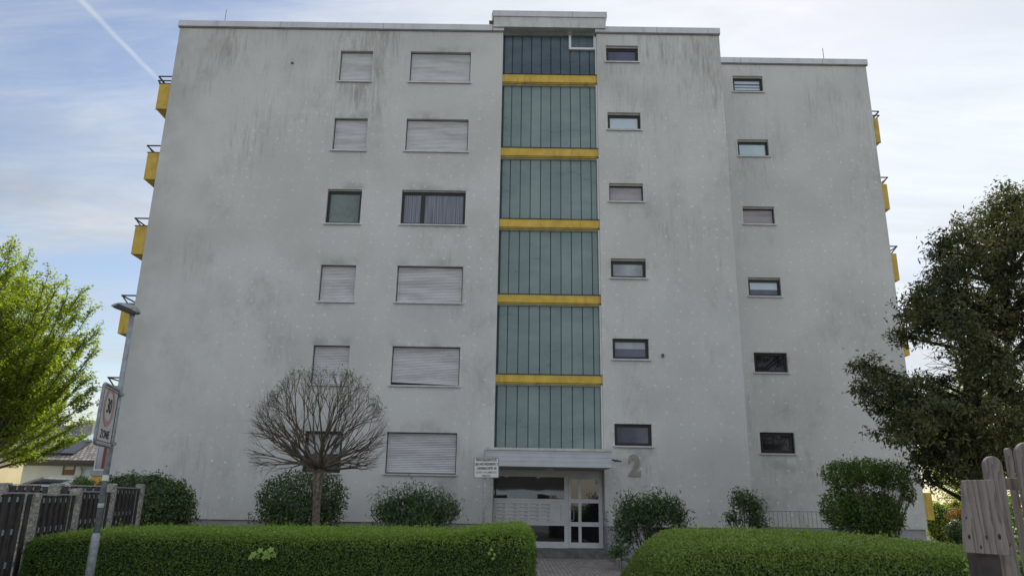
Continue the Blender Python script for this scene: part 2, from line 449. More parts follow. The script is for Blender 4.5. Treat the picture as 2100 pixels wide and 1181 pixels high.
def empty(name, loc, label=None, cat=None, group=None):
    o = bpy.data.objects.new(name, None); C.objects.link(o); o.location = loc; o.empty_display_size = .3
    tag(o, label, cat, group); return o
def tag(o, label=None, cat=None, group=None, kind=None):
    if label: o['label'] = label
    if cat: o['category'] = cat
    if group: o['group'] = group
    if kind: o['kind'] = kind
    return o
def text_mesh(name, body, size, m_, T, ext=.004, sx=1., bold=0., align='CENTER', parent=None, space=1.):
    cu_ = bpy.data.curves.new(name, 'FONT'); cu_.body = body; cu_.size = size; cu_.extrude = ext; cu_.offset = bold
    cu_.align_x = align; cu_.align_y = 'CENTER'; cu_.space_character = space
    ob = bpy.data.objects.new('tmp', cu_); C.objects.link(ob)
    dg = bpy.context.evaluated_depsgraph_get()
    me = bpy.data.meshes.new_from_object(ob.evaluated_get(dg)); bpy.data.objects.remove(ob)
    me.name = name; me.transform(Matrix.Diagonal((sx, 1, 1, 1))); me.transform(T)
    me.materials.clear(); me.materials.append(m_)
    o = bpy.data.objects.new(name, me); C.objects.link(o)
    if parent is not None: put(o, parent)
    return o
FRONT = Matrix.Rotation(R(90), 4, 'X')   # text lying in XY turned to face -Y

def leaves(pts, nrm, size, m_, aspect=.55, jitter=.8, sizevar=.35, droop=None, name='foliage', parent=None, fold=.25):
    """many small leaf faces: pts (n,3); nrm (n,3) or None"""
    pts = np.asarray(pts, float); n = len(pts)
    if nrm is None: N_ = rng.normal(size=(n, 3))
    else: N_ = np.asarray(nrm, float) + rng.normal(size=(n, 3))*jitter
    N_ /= np.linalg.norm(N_, axis=1)[:, None]+1e-9
    T_ = rng.normal(size=(n, 3))
    if droop is not None: T_ = T_*.6 + np.asarray(droop)
    T_ -= N_*np.sum(T_*N_, axis=1)[:, None]; T_ /= np.linalg.norm(T_, axis=1)[:, None]+1e-9
    B_ = np.cross(N_, T_)
    L = (size*(1+rng.uniform(-sizevar, sizevar, n)))[:, None]; Wd = L*aspect*.5
    v = np.empty((n, 4, 3))
    v[:, 0] = pts; v[:, 1] = pts + T_*L*.5 + B_*Wd + N_*L*fold*.3
    v[:, 2] = pts + T_*L; v[:, 3] = pts + T_*L*.5 - B_*Wd + N_*L*fold*.3
    me = bpy.data.meshes.new(name)
    me.vertices.add(n*4); me.vertices.foreach_set('co', v.reshape(-1))
    me.loops.add(n*4); me.loops.foreach_set('vertex_index', np.arange(n*4, dtype=np.int32))
    me.polygons.add(n); me.polygons.foreach_set('loop_start', np.arange(0, n*4, 4, dtype=np.int32))
    me.materials.append(m_); me.update(calc_edges=True)
    o = bpy.data.objects.new(name, me); C.objects.link(o)
    if parent is not None:
        shift(o, wloc(parent)); put(o, parent)
    return o
def vnoise(p, seed=0, f=1.):
    """cheap smooth pseudo-noise of points (n,3), about -1..1"""
    r2 = np.random.default_rng(seed); out = np.zeros(len(p))
    for k in range(7):
        d = r2.normal(size=3); d /= np.linalg.norm(d)
        out += np.sin(p @ (d*f*(1+.45*k)) + r2.uniform(0, 6.28))/(1+.35*k)
    return out/3.2

# ------------------------------------------------------------------ ground
g = MB(); g.quad((-400,-300,-.012), (400,-300,-.012), (400,900,-.012), (-400,900,-.012), M['ground']); tag(g.build('ground'), kind='structure')
g = MB(); g.quad((-60,-9,-.006), (60,-9,-.006), (60,7.5,-.006), (-60,7.5,-.006), M['asphalt']); tag(g.build('road'), kind='structure')
g = MB(); g.quad((.15,7.5,0.), (2.95,7.5,0.), (2.95,23.3,0.), (.15,23.3,0.), M['pavers']); tag(g.build('path'), kind='structure')
g = MB(); g.box((2.95,12.5,-.1), (3.07,23.0,.13), M['conc']); tag(g.build('kerb', bevel=.01), kind='structure')

# ------------------------------------------------------------------ the apartment block
Y1, Y2 = 23.84, 25.71
XL, XM, XR = -12.79, 7.55, 13.94
ZB, ZR = .92, 18.60
ZB = ZB
bld = empty('apartment_block', (0, Y1, 0), 'tall pale grey six storey apartment block with yellow bands and glass stair strip', 'apartment building')
FZ = [2.8*k for k in range(6)]
winA = [(-6.64, -5.43, .71+CZ+f, 2.0+CZ+f) for f in FZ]
winB = [(-4.02, -1.77, .72+CZ+f, 2.01+CZ+f) for f in FZ]
winC = [(3.28, 4.48, 1.70+CZ+f, 2.39+CZ+f) for f in FZ]
winD = [(8.56, 9.75, 1.66+CZ+f, 2.37+CZ+f) for f in FZ]
REV = .19
def wall_panel(mb, x0, x1, z0, z1, y, rects, m_):
    xs = sorted({x0, x1, *[r[0] for r in rects], *[r[1] for r in rects]})
    zs = sorted({z0, z1, *[r[2] for r in rects], *[r[3] for r in rects]})
    for i in range(len(xs)-1):
        for j in range(len(zs)-1):
            cxm, czm = (xs[i]+xs[i+1])/2, (zs[j]+zs[j+1])/2
            if any(r[0] < cxm < r[1] and r[2] < czm < r[3] for r in rects): continue
            mb.quad((xs[i],y,zs[j]), (xs[i+1],y,zs[j]), (xs[i+1],y,zs[j+1]), (xs[i],y,zs[j+1]), m_)
    for a, b, c, d in rects:
        e = y+REV+.08
        mb.quad((a,y,c), (a,e,c), (a,e,d), (a,y,d), m_); mb.quad((b,y,c), (b,y,d), (b,e,d), (b,e,c), m_)
        mb.quad((a,y,d), (a,e,d), (b,e,d), (b,y,d), m_); mb.quad((a,y,c), (b,y,c), (b,e,c), (a,e,c), m_)
SL, SR = -.58, 2.93          # the stair strip between the two wall fields
mp = M['plaster']; mb = MB()
wall_panel(mb, XL, SL, ZB, ZR, Y1, winA+winB, mp)
wall_panel(mb, SR, XM, ZB, ZR, Y1, winC, mp)
DP = 12.5
mb.quad((XL,Y1,ZB), (XL,Y1,ZR), (XL,Y1+DP,ZR), (XL,Y1+DP,ZB), mp)
mb.quad((XM,Y1,ZB), (XM,Y2,ZB), (XM,Y2,ZR), (XM,Y1,ZR), mp)
mb.quad((SL,Y1,.22), (SL,Y1+.62,.22), (SL,Y1+.62,ZR), (SL,Y1,ZR), mp)
mb.quad((SR,Y1,.22), (SR,Y1,ZR), (SR,Y1+.62,ZR), (SR,Y1+.62,.22), mp)
mb.quad((XL,Y1,ZB), (XL,Y1+.2,ZB), (SL,Y1+.2,ZB), (SL,Y1,ZB), mp)
mb.quad((SR,Y1,ZB), (SR,Y1+.2,ZB), (XM,Y1+.2,ZB), (XM,Y1,ZB), mp)
mb.quad((XL,Y1+DP,ZB), (XL,Y1+DP,ZR), (XR,Y1+DP,ZR), (XR,Y1+DP,ZB), mp)
mb.quad((XL,Y1,ZR-.01), (XM,Y1,ZR-.01), (XM,Y1+DP,ZR-.01), (XL,Y1+DP,ZR-.01), mp)
mb.build('wall', bld)
mb = MB(); mq = M['plaster_back']
wall_panel(mb, XM, XR, ZB, ZR, Y2, winD, mq)
mb.quad((XR,Y2,ZB), (XR,Y1+DP,ZB), (XR,Y1+DP,ZR), (XR,Y2,ZR), mq)
mb.quad((XM,Y2,ZB), (XM,Y2+.2,ZB), (XR,Y2+.2,ZB), (XR,Y2,ZB), mq)
mb.quad((XM,Y2,ZR-.012), (XR,Y2,ZR-.012), (XR,Y1+DP,ZR-.012), (XM,Y1+DP,ZR-.012), mq)
mb.build('wall', bld)
# plinth, set back a little
mb = MB(); pm = M['plinth']
mb.box((XL+.05, Y1+.05, -.2), (SL+.003, Y1+.6, ZB+.002), pm)
mb.box((SR-.003, Y1+.04, -.2), (XM-.05, Y1+.6, ZB+.002), pm)
mb.box((XL+.05, Y1+.6, -.2), (XL+.4, Y1+DP-.1, ZB+.002), pm)
mb.box((XM-.04, Y2+.05, -.2), (XR-.05, Y2+.5, ZB+.002), pm)
mb.box((XR-.4, Y2+.5, -.2), (XR-.05, Y1+DP-.1, ZB+.002), pm)
mb.build('plinth', bld)
# basement light wells and windows in the plinth
for x0, x1 in ((4.25, 5.05), (5.55, 6.6)):
    mb = MB(); mb.box((x0, Y1+.0, .25), (x1, Y1+.045, .9), M['black']); mb.build('basement_window', bld)
# roof fascias
def fascia(x0, x1, y, zt, zb, seams, name='roof_fascia'):
    mb = MB(); mb.box((x0, y-.07, zb), (x1, y+.25, zt), M['fascia'])
    mb.box((x0+.01, y-.05, zb-.045), (x1-.01, y+.02, zb), M['fascia_seam'])
    for s_ in seams: mb.box((s_-.006, y-.074, zb), (s_+.006, y-.06, zt+.003), M['fascia_seam'])
    return mb.build(name, bld)
fascia(XL-.06, SL+.03, Y1, 18.84, 18.60, (-9.0, -5.1))
fascia(SR-.06, XM+.03, Y1, 18.84, 18.60, (5.2,))
fascia(XM+.031, XR+.06, Y2, 18.84, 18.60, (8.9, 12.2))
mb = MB(); mb.box((XL-.06, Y1+.25, 18.60), (XL+.2, Y1+DP, 18.838), M['fascia']); mb.build('roof_fascia', bld)
mb = MB(); mb.box((XR-.2, Y2+.25, 18.60), (XR+.06, Y1+DP, 18.838), M['fascia']); mb.build('roof_fascia', bld)
# raised head of the stair strip
mb = MB()
mb.box((-1.0, Y1-.17, 19.16), (3.32, Y1+4, 19.40), M['fascia'])
mb.box((-.95, Y1-.13, 18.72), (3.27, Y1+4, 19.16), M['caprender'])
mb.box((SL-.35, Y1-.02, 18.55), (SL+.0, Y1+3, 18.72), M['caprender'])
mb.box((SR-.0, Y1-.02, 18.55), (SR+.30, Y1+3, 18.72), M['caprender'])
mb.box((-.95, Y1+.4, 18.5), (3.27, Y1+4, 18.718), M['caprender'])
for s_ in (2.02,): mb.box((s_-.006, Y1-.174, 19.16), (s_+.006, Y1-.16, 19.402), M['fascia_seam'])
mb.build('stairhead_cap', bld)
# stair strip: storeys of upright channel glass between yellow bands
YG = Y1+.24
bands = [(15.16+CZ, 14.78+CZ), (12.16+CZ, 11.79+CZ), (9.42+CZ, 9.06+CZ), (6.69+CZ, 6.35+CZ), (3.96+CZ, 3.64+CZ)]
tops = [18.80] + [b[1]-.03 for b in bands]; bots = [b[0] for b in bands] + [1.52+CZ]
GX0, GX1 = SL+.0, SR-.05
def channels(mb, z0, z1, hole=None, mm=M['prof']):
    n = 10; x = GX0+.06; wd = .362
    first = True
    mb.box((GX0, YG+.03, z0), (GX1, YG+.06, z1), M['joint'])
    k = 0
    while x < GX1-.03:
        x1 = min(x+(.30 if first else wd), GX1); first = False
        y = YG + random.uniform(-.004, .004)
        segs = [(z0, z1)]
        if hole and x > hole[0]+.02: segs = [(z0, hole[2])]
        for (a, b) in segs:
            e = .008
            mb.add([(x+e, y+.012, a), (x+e+.014, y-.006, a), (x1-e-.014, y-.006, a), (x1-e, y+.012, a),
                    (x+e, y+.012, b), (x+e+.014, y-.006, b), (x1-e-.014, y-.006, b), (x1-e, y+.012, b)],
                   [(0,1,5,4), (1,2,6,5), (2,3,7,6)], mm)
        x = x1; k += 1
for i, (zt, zb) in enumerate(zip(tops, bots)):
    mb = MB(); hole = (1.87, SR, 16.29+CZ) if i == 0 else None
    channels(mb, zb, zt, hole, M['prof_top'] if i == 0 else M['prof'])
    o = mb.build('stair_window', bld)
    if i == 0: o['label'] = 'topmost stair glazing, darker and bluer than the rest'
# small opening light at the top right
hw = MB(); x0, x1, z0, z1 = 1.90, SR-.04, 16.30+CZ, 17.12+CZ
for a, b, c, d in ((x0, x0+.09, z0, z1), (x1-.06, x1, z0, z1), (x0+.09, x1-.06, z0, z0+.08), (x0+.09, x1-.06, z1-.06, z1)):
    hw.box((a, YG-.10, c), (b, YG+.02, d), M['white_pvc'])
hwo = hw.build('opening_window', bld)
pn = MB(); pn.box((x0+.09, YG-.04, z0+.08), (x1-.06, YG-.02, z1-.06), M['prof_top'])
for q in (2.28, 2.6): pn.box((q-.012, YG-.046, z0+.08), (q+.012, YG-.041, z1-.06), M['joint'])
pn.build('pane', hwo)
for zt, zb in bands:
    mb = MB(); mb.box((SL+.0, Y1+.06, zb+.05), (SR-.003, YG+.1, zt-.02), M['yellow'])
    mb.box((SL+.0, Y1+.04, zt-.02), (SR-.003, YG+.02, zt+.006), M['darkframe'])
    mb.box((SL+.0, Y1+.10, zb+.0), (SR-.003, YG+.1, zb+.05), M['yellow_dark'])
    mb.box((SL+.0, Y1+.16, zb-.035), (SR-.003, YG+.06, zb-.003), M['lip'])
    mb.build('yellow_band', bld)
mb = MB(); mb.box((SR-.05, Y1+.10, 1.5+CZ), (SR-.003, YG+.05, 18.5), M['white_pvc']); mb.build('glazing_trim', bld)
# dark backing in the stairwell
mb = MB(); mb.box((SL+.003, Y1+.62, .2), (SR-.003, Y1+.7, 18.5), M['black']); mb.build('stairwell_wall', bld)

# windows
def sill(y, x0, x1, z, parent):
    mb = MB(); mb.box((x0-.05, y-.055, z-.035), (x1+.05, y+REV, z-.003), M['sill']); mb.box((x0-.05, y-.06, z-.05), (x1+.05, y-.052, z-.002), M['sill'])
    mb.build('sill', parent)
def frame_bars(mb, x0, x1, z0, z1, y0, y1, t, m_):
    mb.box((x0, y0, z0), (x0+t, y1, z1), m_); mb.box((x1-t, y0, z0), (x1, y1, z1), m_)
    mb.box((x0+t, y0, z0), (x1-t, y1, z0+t), m_); mb.box((x0+t, y0, z1-t), (x1-t, y1, z1), m_)
def shuttered(y, x0, x1, z0, z1, tilt=0, m_=None):
    mb = MB(); yf = y+.13
    frame_bars(mb, x0+.004, x1-.004, z0+.004, z1-.004, yf, yf+.08, .026, M['rail'])
    mb.box((x0+.03, yf+.05, z0+.03), (x1-.03, yf+.07, z1-.03), M['black'])
    w_ = mb.build('window', bld); w_['label'] = 'window behind a lowered pale roller shutter'
    sh = MB(); z = z0+.035; n = int((z1-z0-.06)/.052); h = (z1-z0-.06)/n
    for k in range(n):
        zl = z+h*k; dz = tilt*(1 - k/n)
        a0, a1 = (zl+dz*1.0, zl+.0)
        sh.add([(x0+.032, yf+.008, a0), (x1-.032, yf+.008, a1), (x1-.032, yf-.006, a1+h*.45), (x0+.032, yf-.006, a0+h*.45),
                (x1-.032, yf+.003, a1+h*.95), (x0+.032, yf+.003, a0+h*.95)], [(0,1,2,3), (3,2,4,5)], m_ or M['shutter'])
    sh.build('roller_shutter', w_)
    sill(y, x0, x1, z0, w_)
    return w_
def glazed(y, x0, x1, z0, z1, panes, split=None, t=.085, lab=None, head=.0):
    mb = MB(); yf = y+.11
    if head: mb.box((x0+.004, y+.06, z1-head), (x1-.004, yf+.08, z1-.003), M['soffit'])
    z1f = z1-head-.003
    frame_bars(mb, x0+.004, x1-.004, z0+.004, z1f, yf, yf+.08, t, M['darkframe'])
    xs = [x0, x1]
    if split:
        xm = x0+(x1-x0)*split; mb.box((xm-.07, yf, z0+t), (xm+.07, yf+.08, z1f-t), M['darkframe']); xs = [x0, xm, x1]
    w_ = mb.build('window', bld)
    if lab: w_['label'] = lab
    for k in range(len(xs)-1):
        a = xs[k]+(t if k == 0 else .07); b = xs[k+1]-(t if k == len(xs)-2 else .07)
        pm_ = MB(); zlo, zhi = z0+t, z1f-t
        ps = panes if isinstance(panes, list) else [(1., panes)]
        z = zlo
        for fr, m_ in ps:
            zz_ = z+(zhi-zlo)*fr; pm_.box((a, yf+.035, z), (b, yf+.05, zz_-.002 if zz_ < zhi-.01 else zz_), m_); z = zz_
        pm_.build('pane', w_)
    sill(y, x0, x1, z0, w_)
    return w_
for k, r_ in enumerate(winA):
    if k == 3: glazed(Y1, *r_, M['glass_green'], lab='dark framed window with mottled green pane', head=.05)
    elif k == 0: glazed(Y1, *r_, [(.45, M['glass']), (.55, M['glass_frost'])], lab='dark framed window behind the globe tree')
    else: shuttered(Y1, *r_)
for k, r_ in enumerate(winB):
    if k == 3: glazed(Y1, *r_, M['pane_curtain'], split=.33, lab='dark framed two part window with net curtains', head=.05)
    else: shuttered(Y1, *r_, tilt=.07 if k == 1 else 0)
G = M
pc = [[(1, G['glass_mauve'])], [(.55, G['glass_mauve']), (.45, G['glass_frost'])], [(.25, G['glass_frost']), (.75, G['glass_frost'])], [(1, G['shutterd'])], [(1, G['glass_blue'])], [(1, G['glass_mauve'])]]
for k, r_ in enumerate(winC): glazed(Y1, *r_, pc[k], t=.035 if k == 3 else .09, head=.0 if k < 2 else .07)
pd = [[(1, G['glass'])], [(1, G['glass'])], [(.42, G['glass_mauve']), (.58, G['glass_blue'])], [(1, G['shutterd'])], [(1, G['glass_blue'])], [(.15, G['glass_mauve']), (.18, G['glass_blue']), (.08, G['glass_mauve']), (.18, G['glass_blue']), (.14, G['glass_mauve']), (.27, G['glass_blue'])]]
wD = []
for k, r_ in enumerate(winD): wD.append(glazed(Y2, *r_, pd[k], t=.035 if k == 3 else .085, head=.0 if k < 2 else .07))
# the lowest right window stands tilted open: a sash leaning inwards at the top, seen as a lighter slanting rim
x0, x1, z0, z1 = winD[0]
mb = MB()
P4 = [(x0+.10, Y2+.085, z0+.10), (x1-.12, Y2+.085, z0+.10), (x1-.10, Y2+.085, z1-.09), (x0+.075, Y2+.085, z1-.09)]
for i in range(4): mb.tube([P4[i], P4[(i+1) % 4]], .012, M['rail'], 4)
mb.build('tilted_sash', wD[0])

# canopy over the entrance
CY0 = Y1-1.80
mb = MB()
mb.box((-.80, CY0-.03, 3.06), (2.965, Y1-.003, 3.13), M['lip'])
mb.box((-.74, CY0, 2.60), (2.93, Y1-.003, 3.06), M['panelblue'])
for z in (2.74, 2.87, 2.98): mb.box((-.742, CY0-.003, z-.004), (2.932, Y1-.004, z+.004), M['plinth'])
mb.box((-.70, CY0+.05, 2.585), (2.89, Y1+.6, 2.599), M['soffit'])
mb.build('canopy', bld)
mb = MB(); mb.box((SL+.003, Y1, 2.599), (SR-.003, Y1+.6, 3.19), M['soffit']); mb.build('canopy_beam', bld)
mb = MB()
mb.tube([(2.94, CY0+.35, 2.84), (3.18, CY0+.35, 2.83)], .022, M['rail']); mb.box((3.05, CY0+.28, 2.79), (3.26, CY0+.42, 2.83), M['rail']); mb.build('canopy_light', bld)
mb = MB(); mb.add([(1.15+.13*math.cos(a), Y1-.9+.13*math.sin(a), z) for z in (2.585, 2.54) for a in [j*math.pi/8 for j in range(16)]],
       [tuple(range(31, 15, -1))]+[(j, (j+1) % 16, 16+(j+1) % 16, 16+j) for j in range(16)], M['lip']); mb.build('ceiling_lamp', bld)
# entrance front: glazing, letterboxes, door
YD = Y1+.50; zD0 = .22; zD1 = 2.585
def pt(px, py): return at(px, py, YD)
fx0 = SL+.01; fx1 = SR-.01
ent = MB(); wp = M['white_pvc']
xg0, xg1 = pt(1012, 1000).x, pt(1157, 1000).x
dx0, dx1 = pt(1166, 1050).x, pt(1236, 1050).x
zu0, zu1 = pt(1100, 1022).z, pt(1100, 977).z
zl0, zl1 = pt(1130, 1110).z, pt(1130, 1077).z
def bars(mb, xs_solid, zs_solid, y0, y1, m_):
    pass
ent.box((fx0, YD-.03, zD0), (xg0, YD+.05, zD1), wp)
ent.box((xg1, YD-.03, zD0), (dx0, YD+.05, zD1), wp)
ent.box((xg0, YD-.03, zu1), (xg1, YD+.05, zD1), wp)
ent.box((xg0, YD-.03, zl1), (xg1, YD+.05, zu0), wp)
ent.box((xg0, YD-.03, zD0), (xg1, YD+.05, zl0), wp)
ent.box((dx1, YD-.03, zD0), (fx1, YD+.05, zD1), wp)
zdt = pt(1200, 978).z
ent.box((dx0, YD-.03, zdt), (dx1, YD+.05, zD1), wp)
eo = ent.build('entrance_frame', bld)
gl = MB(); gl.box((xg0, YD, zu0), (xg1, YD+.02, zu1), M['glass_door']); gl.build('pane', eo)
gl = MB(); gl.box((xg0, YD, zl0), (xg1, YD+.02, zl1), M['glass_door']); gl.build('pane', eo)
# letterbox block
lb0 = pt(1014, 1068); lb1 = pt(1157, 1030)
mb = MB(); mb.box((lb0.x, YD-.05, lb0.z), (lb1.x, YD-.028, lb1.z), wp)
lbo = mb.build('letterbox_panel', eo)
for o_ in (lbo,): pass
ncol, nrow = 5, 5
wX = (lb1.x-lb0.x)*.80/ncol; hZ = (lb1.z-lb0.z-.04)/nrow
mb = MB()
for i in range(ncol):
    for j in range(nrow):
        a = lb0.x+.03+i*wX; b = lb0.z+.02+j*hZ
        mb.box((a+.012, YD-.062, b+.012), (a+wX-.012, YD-.049, b+hZ-.012), M['signwhite2'])
        mb.box((a+.03, YD-.066, b+hZ*.60), (a+wX-.03, YD-.061, b+hZ*.72), M['plinth'])
        mb.box((a+wX*.6, YD-.067, b+hZ*.2), (a+wX-.05, YD-.061, b+hZ*.42), M['stickerw'])
a = lb0.x+.03+ncol*wX+.04
for j in range(12):
    b = lb0.z+.05+j*(lb1.z-lb0.z-.1)/12
    mb.box((a, YD-.058, b), (a+.22, YD-.049, b+.028), M['signwhite2']); mb.box((a+.25, YD-.06, b+.004), (a+.28, YD-.049, b+.022), M['plinth'])
lbf = mb.build('letterbox_flaps'); lbf.name = 'letterboxes'; put(lbf, eo)
# door
dr_ = MB(); yd = YD-.045
X = lambda px, py: pt(px, py).x
cols = [(X(1170.5, 1050), X(1186, 1050)), (X(1192, 1050), X(1227.5, 1050))]
rows = [(pt(1200, 1112).z, pt(1200, 1079).z), (pt(1200, 1070).z, pt(1200, 1031).z), (pt(1200, 1023).z, pt(1200, 983).z)]
zb_ = .24
xs = [dx0+.006, cols[0][0], cols[0][1], cols[1][0], cols[1][1], dx1-.006]
zs = [zb_, rows[0][0], rows[0][1], rows[1][0], rows[1][1], rows[2][0], rows[2][1], zdt-.005]
for i in range(0, 5, 2): dr_.box((xs[i], yd, zb_), (xs[i+1], yd+.06, zs[-1]), wp)
for i in (1, 3):
    for j in range(0, 7, 2): dr_.box((xs[i], yd+.002, zs[j]), (xs[i+1], yd+.058, zs[j+1]), wp)
do = dr_.build('entrance_door', bld)
for i in (1, 3):
    for j in (1, 3, 5):
        gl = MB(); gl.box((xs[i], yd+.02, zs[j]), (xs[i+1], yd+.035, zs[j+1]), M['glass_door']); gl.build('pane', do)
h = MB(); hx = X(1176, 1050); hz0, hz1 = pt(1170, 1066).z, pt(1170, 1041).z
h.tube([(hx-.11, yd, hz0), (hx-.11, yd-.05, hz0), (hx-.02, yd-.09, hz0), (hx, yd-.09, hz0+.03), (hx, yd-.09, hz1-.03), (hx-.02, yd-.09, hz1), (hx-.11, yd-.05, hz1), (hx-.11, yd, hz1)], .013, M['galv'], 8)
h.build('handle', do, smooth=True)
# entrance step, handrail, house number
mb = MB(); mb.box((.80, Y1-.60, -.1), (3.12, YD+.6, .215), M['concd']); mb.box((-.6, Y1-.35, -.1), (.80, YD+.6, .205), M['concd'])
mb.box((1.8, Y1+.25, .215), (2.95, YD, .235), M['conc']); mb.build('entrance_step', bld, bevel=.008)
mb = MB(); mb.tube([(SR+.03, Y1-.06, .22), (SR+.03, Y1-.06, 1.30), (SR+.03, Y1+.0, 1.34)], .018, M['galv'], 8); mb.tube([(SR-.06, Y1-.07, 1.14), (SR+.06, Y1-.07, 1.14)], .035, M['galv'], 8); mb.build('handrail', bld, smooth=True)
nc = (at(1285, 955, Y1)+at(1318, 955, Y1))/2
text_mesh('house_number', '2', .88, M['num'], Matrix.Translation((nc.x, Y1-.020, (2.40+3.05)/2)) @ FRONT, .012, .86, .034, parent=bld)
text_mesh('number_rim', '2', .86, M['yellow'], Matrix.Translation((nc.x-.024, Y1-.012, (2.40+3.05)/2)) @ FRONT, .006, .84, .028, parent=bld)
# small things on the wall and roof
mb = MB(); p_ = at(600, 130, Y1); mb.box((p_.x-.05, Y1-.04, p_.z-.03), (p_.x+.04, Y1+.01, p_.z+.03), M['orange']); mb.build('wall_fitting', bld)
mb = MB(); p_ = at(1359, 729, Y1); mb.box((p_.x-.04, Y1-.07, p_.z-.05), (p_.x+.04, Y1+.01, p_.z+.05), M['brownframe']); mb.build('wall_fitting', bld)
for px, py0, py1, Y in ((461, 46, 20, Y1+.3), (1690, 126, 100, Y2+.3), (1242, 38, 50, Y1+1)):
    a, b = at(px, py0, Y), at(px, py1, Y); mb = MB(); mb.tube([(a.x, Y, a.z-.1), (a.x, Y, max(a.z+.1, b.z))], .012, M['rail'], 5); mb.build('lightning_rod', bld)
mb = MB(); a = at(1003, 44, Y1); mb.box((a.x, Y1, a.z-.03), (-.9, Y1+.16, a.z+.03), M['brownframe']); mb.build('vent_outlet', bld)
mb = MB(); mb.tube([(-1.0, Y1-.18, 19.3), (-1.02, Y1-.2, 19.1), (-.98, Y1-.15, 18.9), (-.98, Y1-.12, 18.5)], .010, M['rail'], 5); mb.build('lightning_cable', bld)

# balconies along the two narrow sides
def balcony(x_in, x_out, y0, zt, zb, sgn, ylen=4.2, rail=True, glassed=False, lean=False):
    mb = MB(); a, b = min(x_in, x_out), max(x_in, x_out)
    mb.box((a, y0, zb), (b, y0+ylen, zt), M['yellow_dark'])
    if sgn < 0: mb.box((a-.03, y0-.012, zt-.006), (b, y0+.2, zt+.02), M['rail'])
    o = mb.build('balcony', bld)
    xo = x_out
    if rail:
        r_ = MB()
        for k, dz in enumerate((.34, .16) if lean else (.30,)):
            xx = xo - sgn*.05
            r_.tube([(x_in, y0+.06, zt+dz), (xo+sgn*.10, y0+.06, zt+dz)], .026, M['rail'], 6)
            r_.tube([(xo+sgn*.10, y0+.06, zt+dz), (xo+sgn*.10, y0+ylen, zt+dz)], .026, M['rail'], 6)
        for yy in (y0+.3, y0+1.6, y0+2.9): r_.tube([(xo-sgn*.16, yy-.24, zt), (xo+sgn*.10, yy-.24, zt+.32)], .024, M['rail'], 6)
        r_.build('railing', o)
    s_ = MB(); s_.tube([(xo-sgn*.02, y0+.3, zb+.16), (xo+sgn*.16, y0+.3, zb+.13)], .018, M['galv'], 6); s_.build('drain_spout', o)
    return o
YB = Y1+.06; XO = -13.24
tL = [at(326, 172, YB).z, at(302, 313, YB).z, at(274, 463, YB).z]; tL += [tL[2]-2.8, tL[2]-5.6]
for k, zt in enumerate(tL): balcony(XL, XO, YB, zt, zt-1.03, -1, lean=(k == 0))
balcony(XL, XO-.05, YB, at(195, 975, YB).z, .3, -1, rail=False)
YR_ = Y2+.06; XO2 = 14.17
tR = [at(1800, 243, YR_).z]; tR += [tR[0]-2.8*k for k in (1, 2, 3, 4)]
for k, zt in enumerate(tR): balcony(XR, XO2, YR_, zt, zt-1.03, 1, lean=(k == 0))
balcony(XR, XO2+.08, YR_, at(1908, 1010, YR_).z, at(1915, 1066, YR_).z, 1, rail=False)
# wind screen between two right hand balconies
mb = MB(); mb.box((XR+.02, YR_+.3, tR[2]+.2), (XR+.16, YR_+.32, tR[1]-1.03), M['glass_blue']); mb.tube([(XR+.16, YR_+.3, tR[2]), (XR+.16, YR_+.3, tR[1]-1.03)], .02, M['white_pvc'], 5); mb.build('wind_screen', bld)
# glazed bay at the foot of the left side
zg0, zg1 = at(195, 975, YB).z, at(200, 880, YB).z
mb = MB(); frame_bars(mb, XO-.05, XL-.003, zg0+.16, zg1, YB+.02, YB+.09, .05, M['sill']); mb.box((XO-.1, YB-.03, zg0+.003), (XL-.003, YB+.4, zg0+.16), M['plinth'])
mb.box((XO-.05, YB+.09, zg0+.16), (XO+.0, YB+3, zg1), M['sill'])
o = mb.build('glazed_bay', bld)
mb = MB(); mb.box((XO+.0, YB+.04, zg0+.21), (-13.06, YB+.05, zg1-.05), M['glass_frost']); mb.build('pane', o)
mb = MB(); mb.box((-13.058, YB+.03, zg0+.21), (XL-.053, YB+.055, zg1-.05), M['red']); mb.build('red_panel', o)

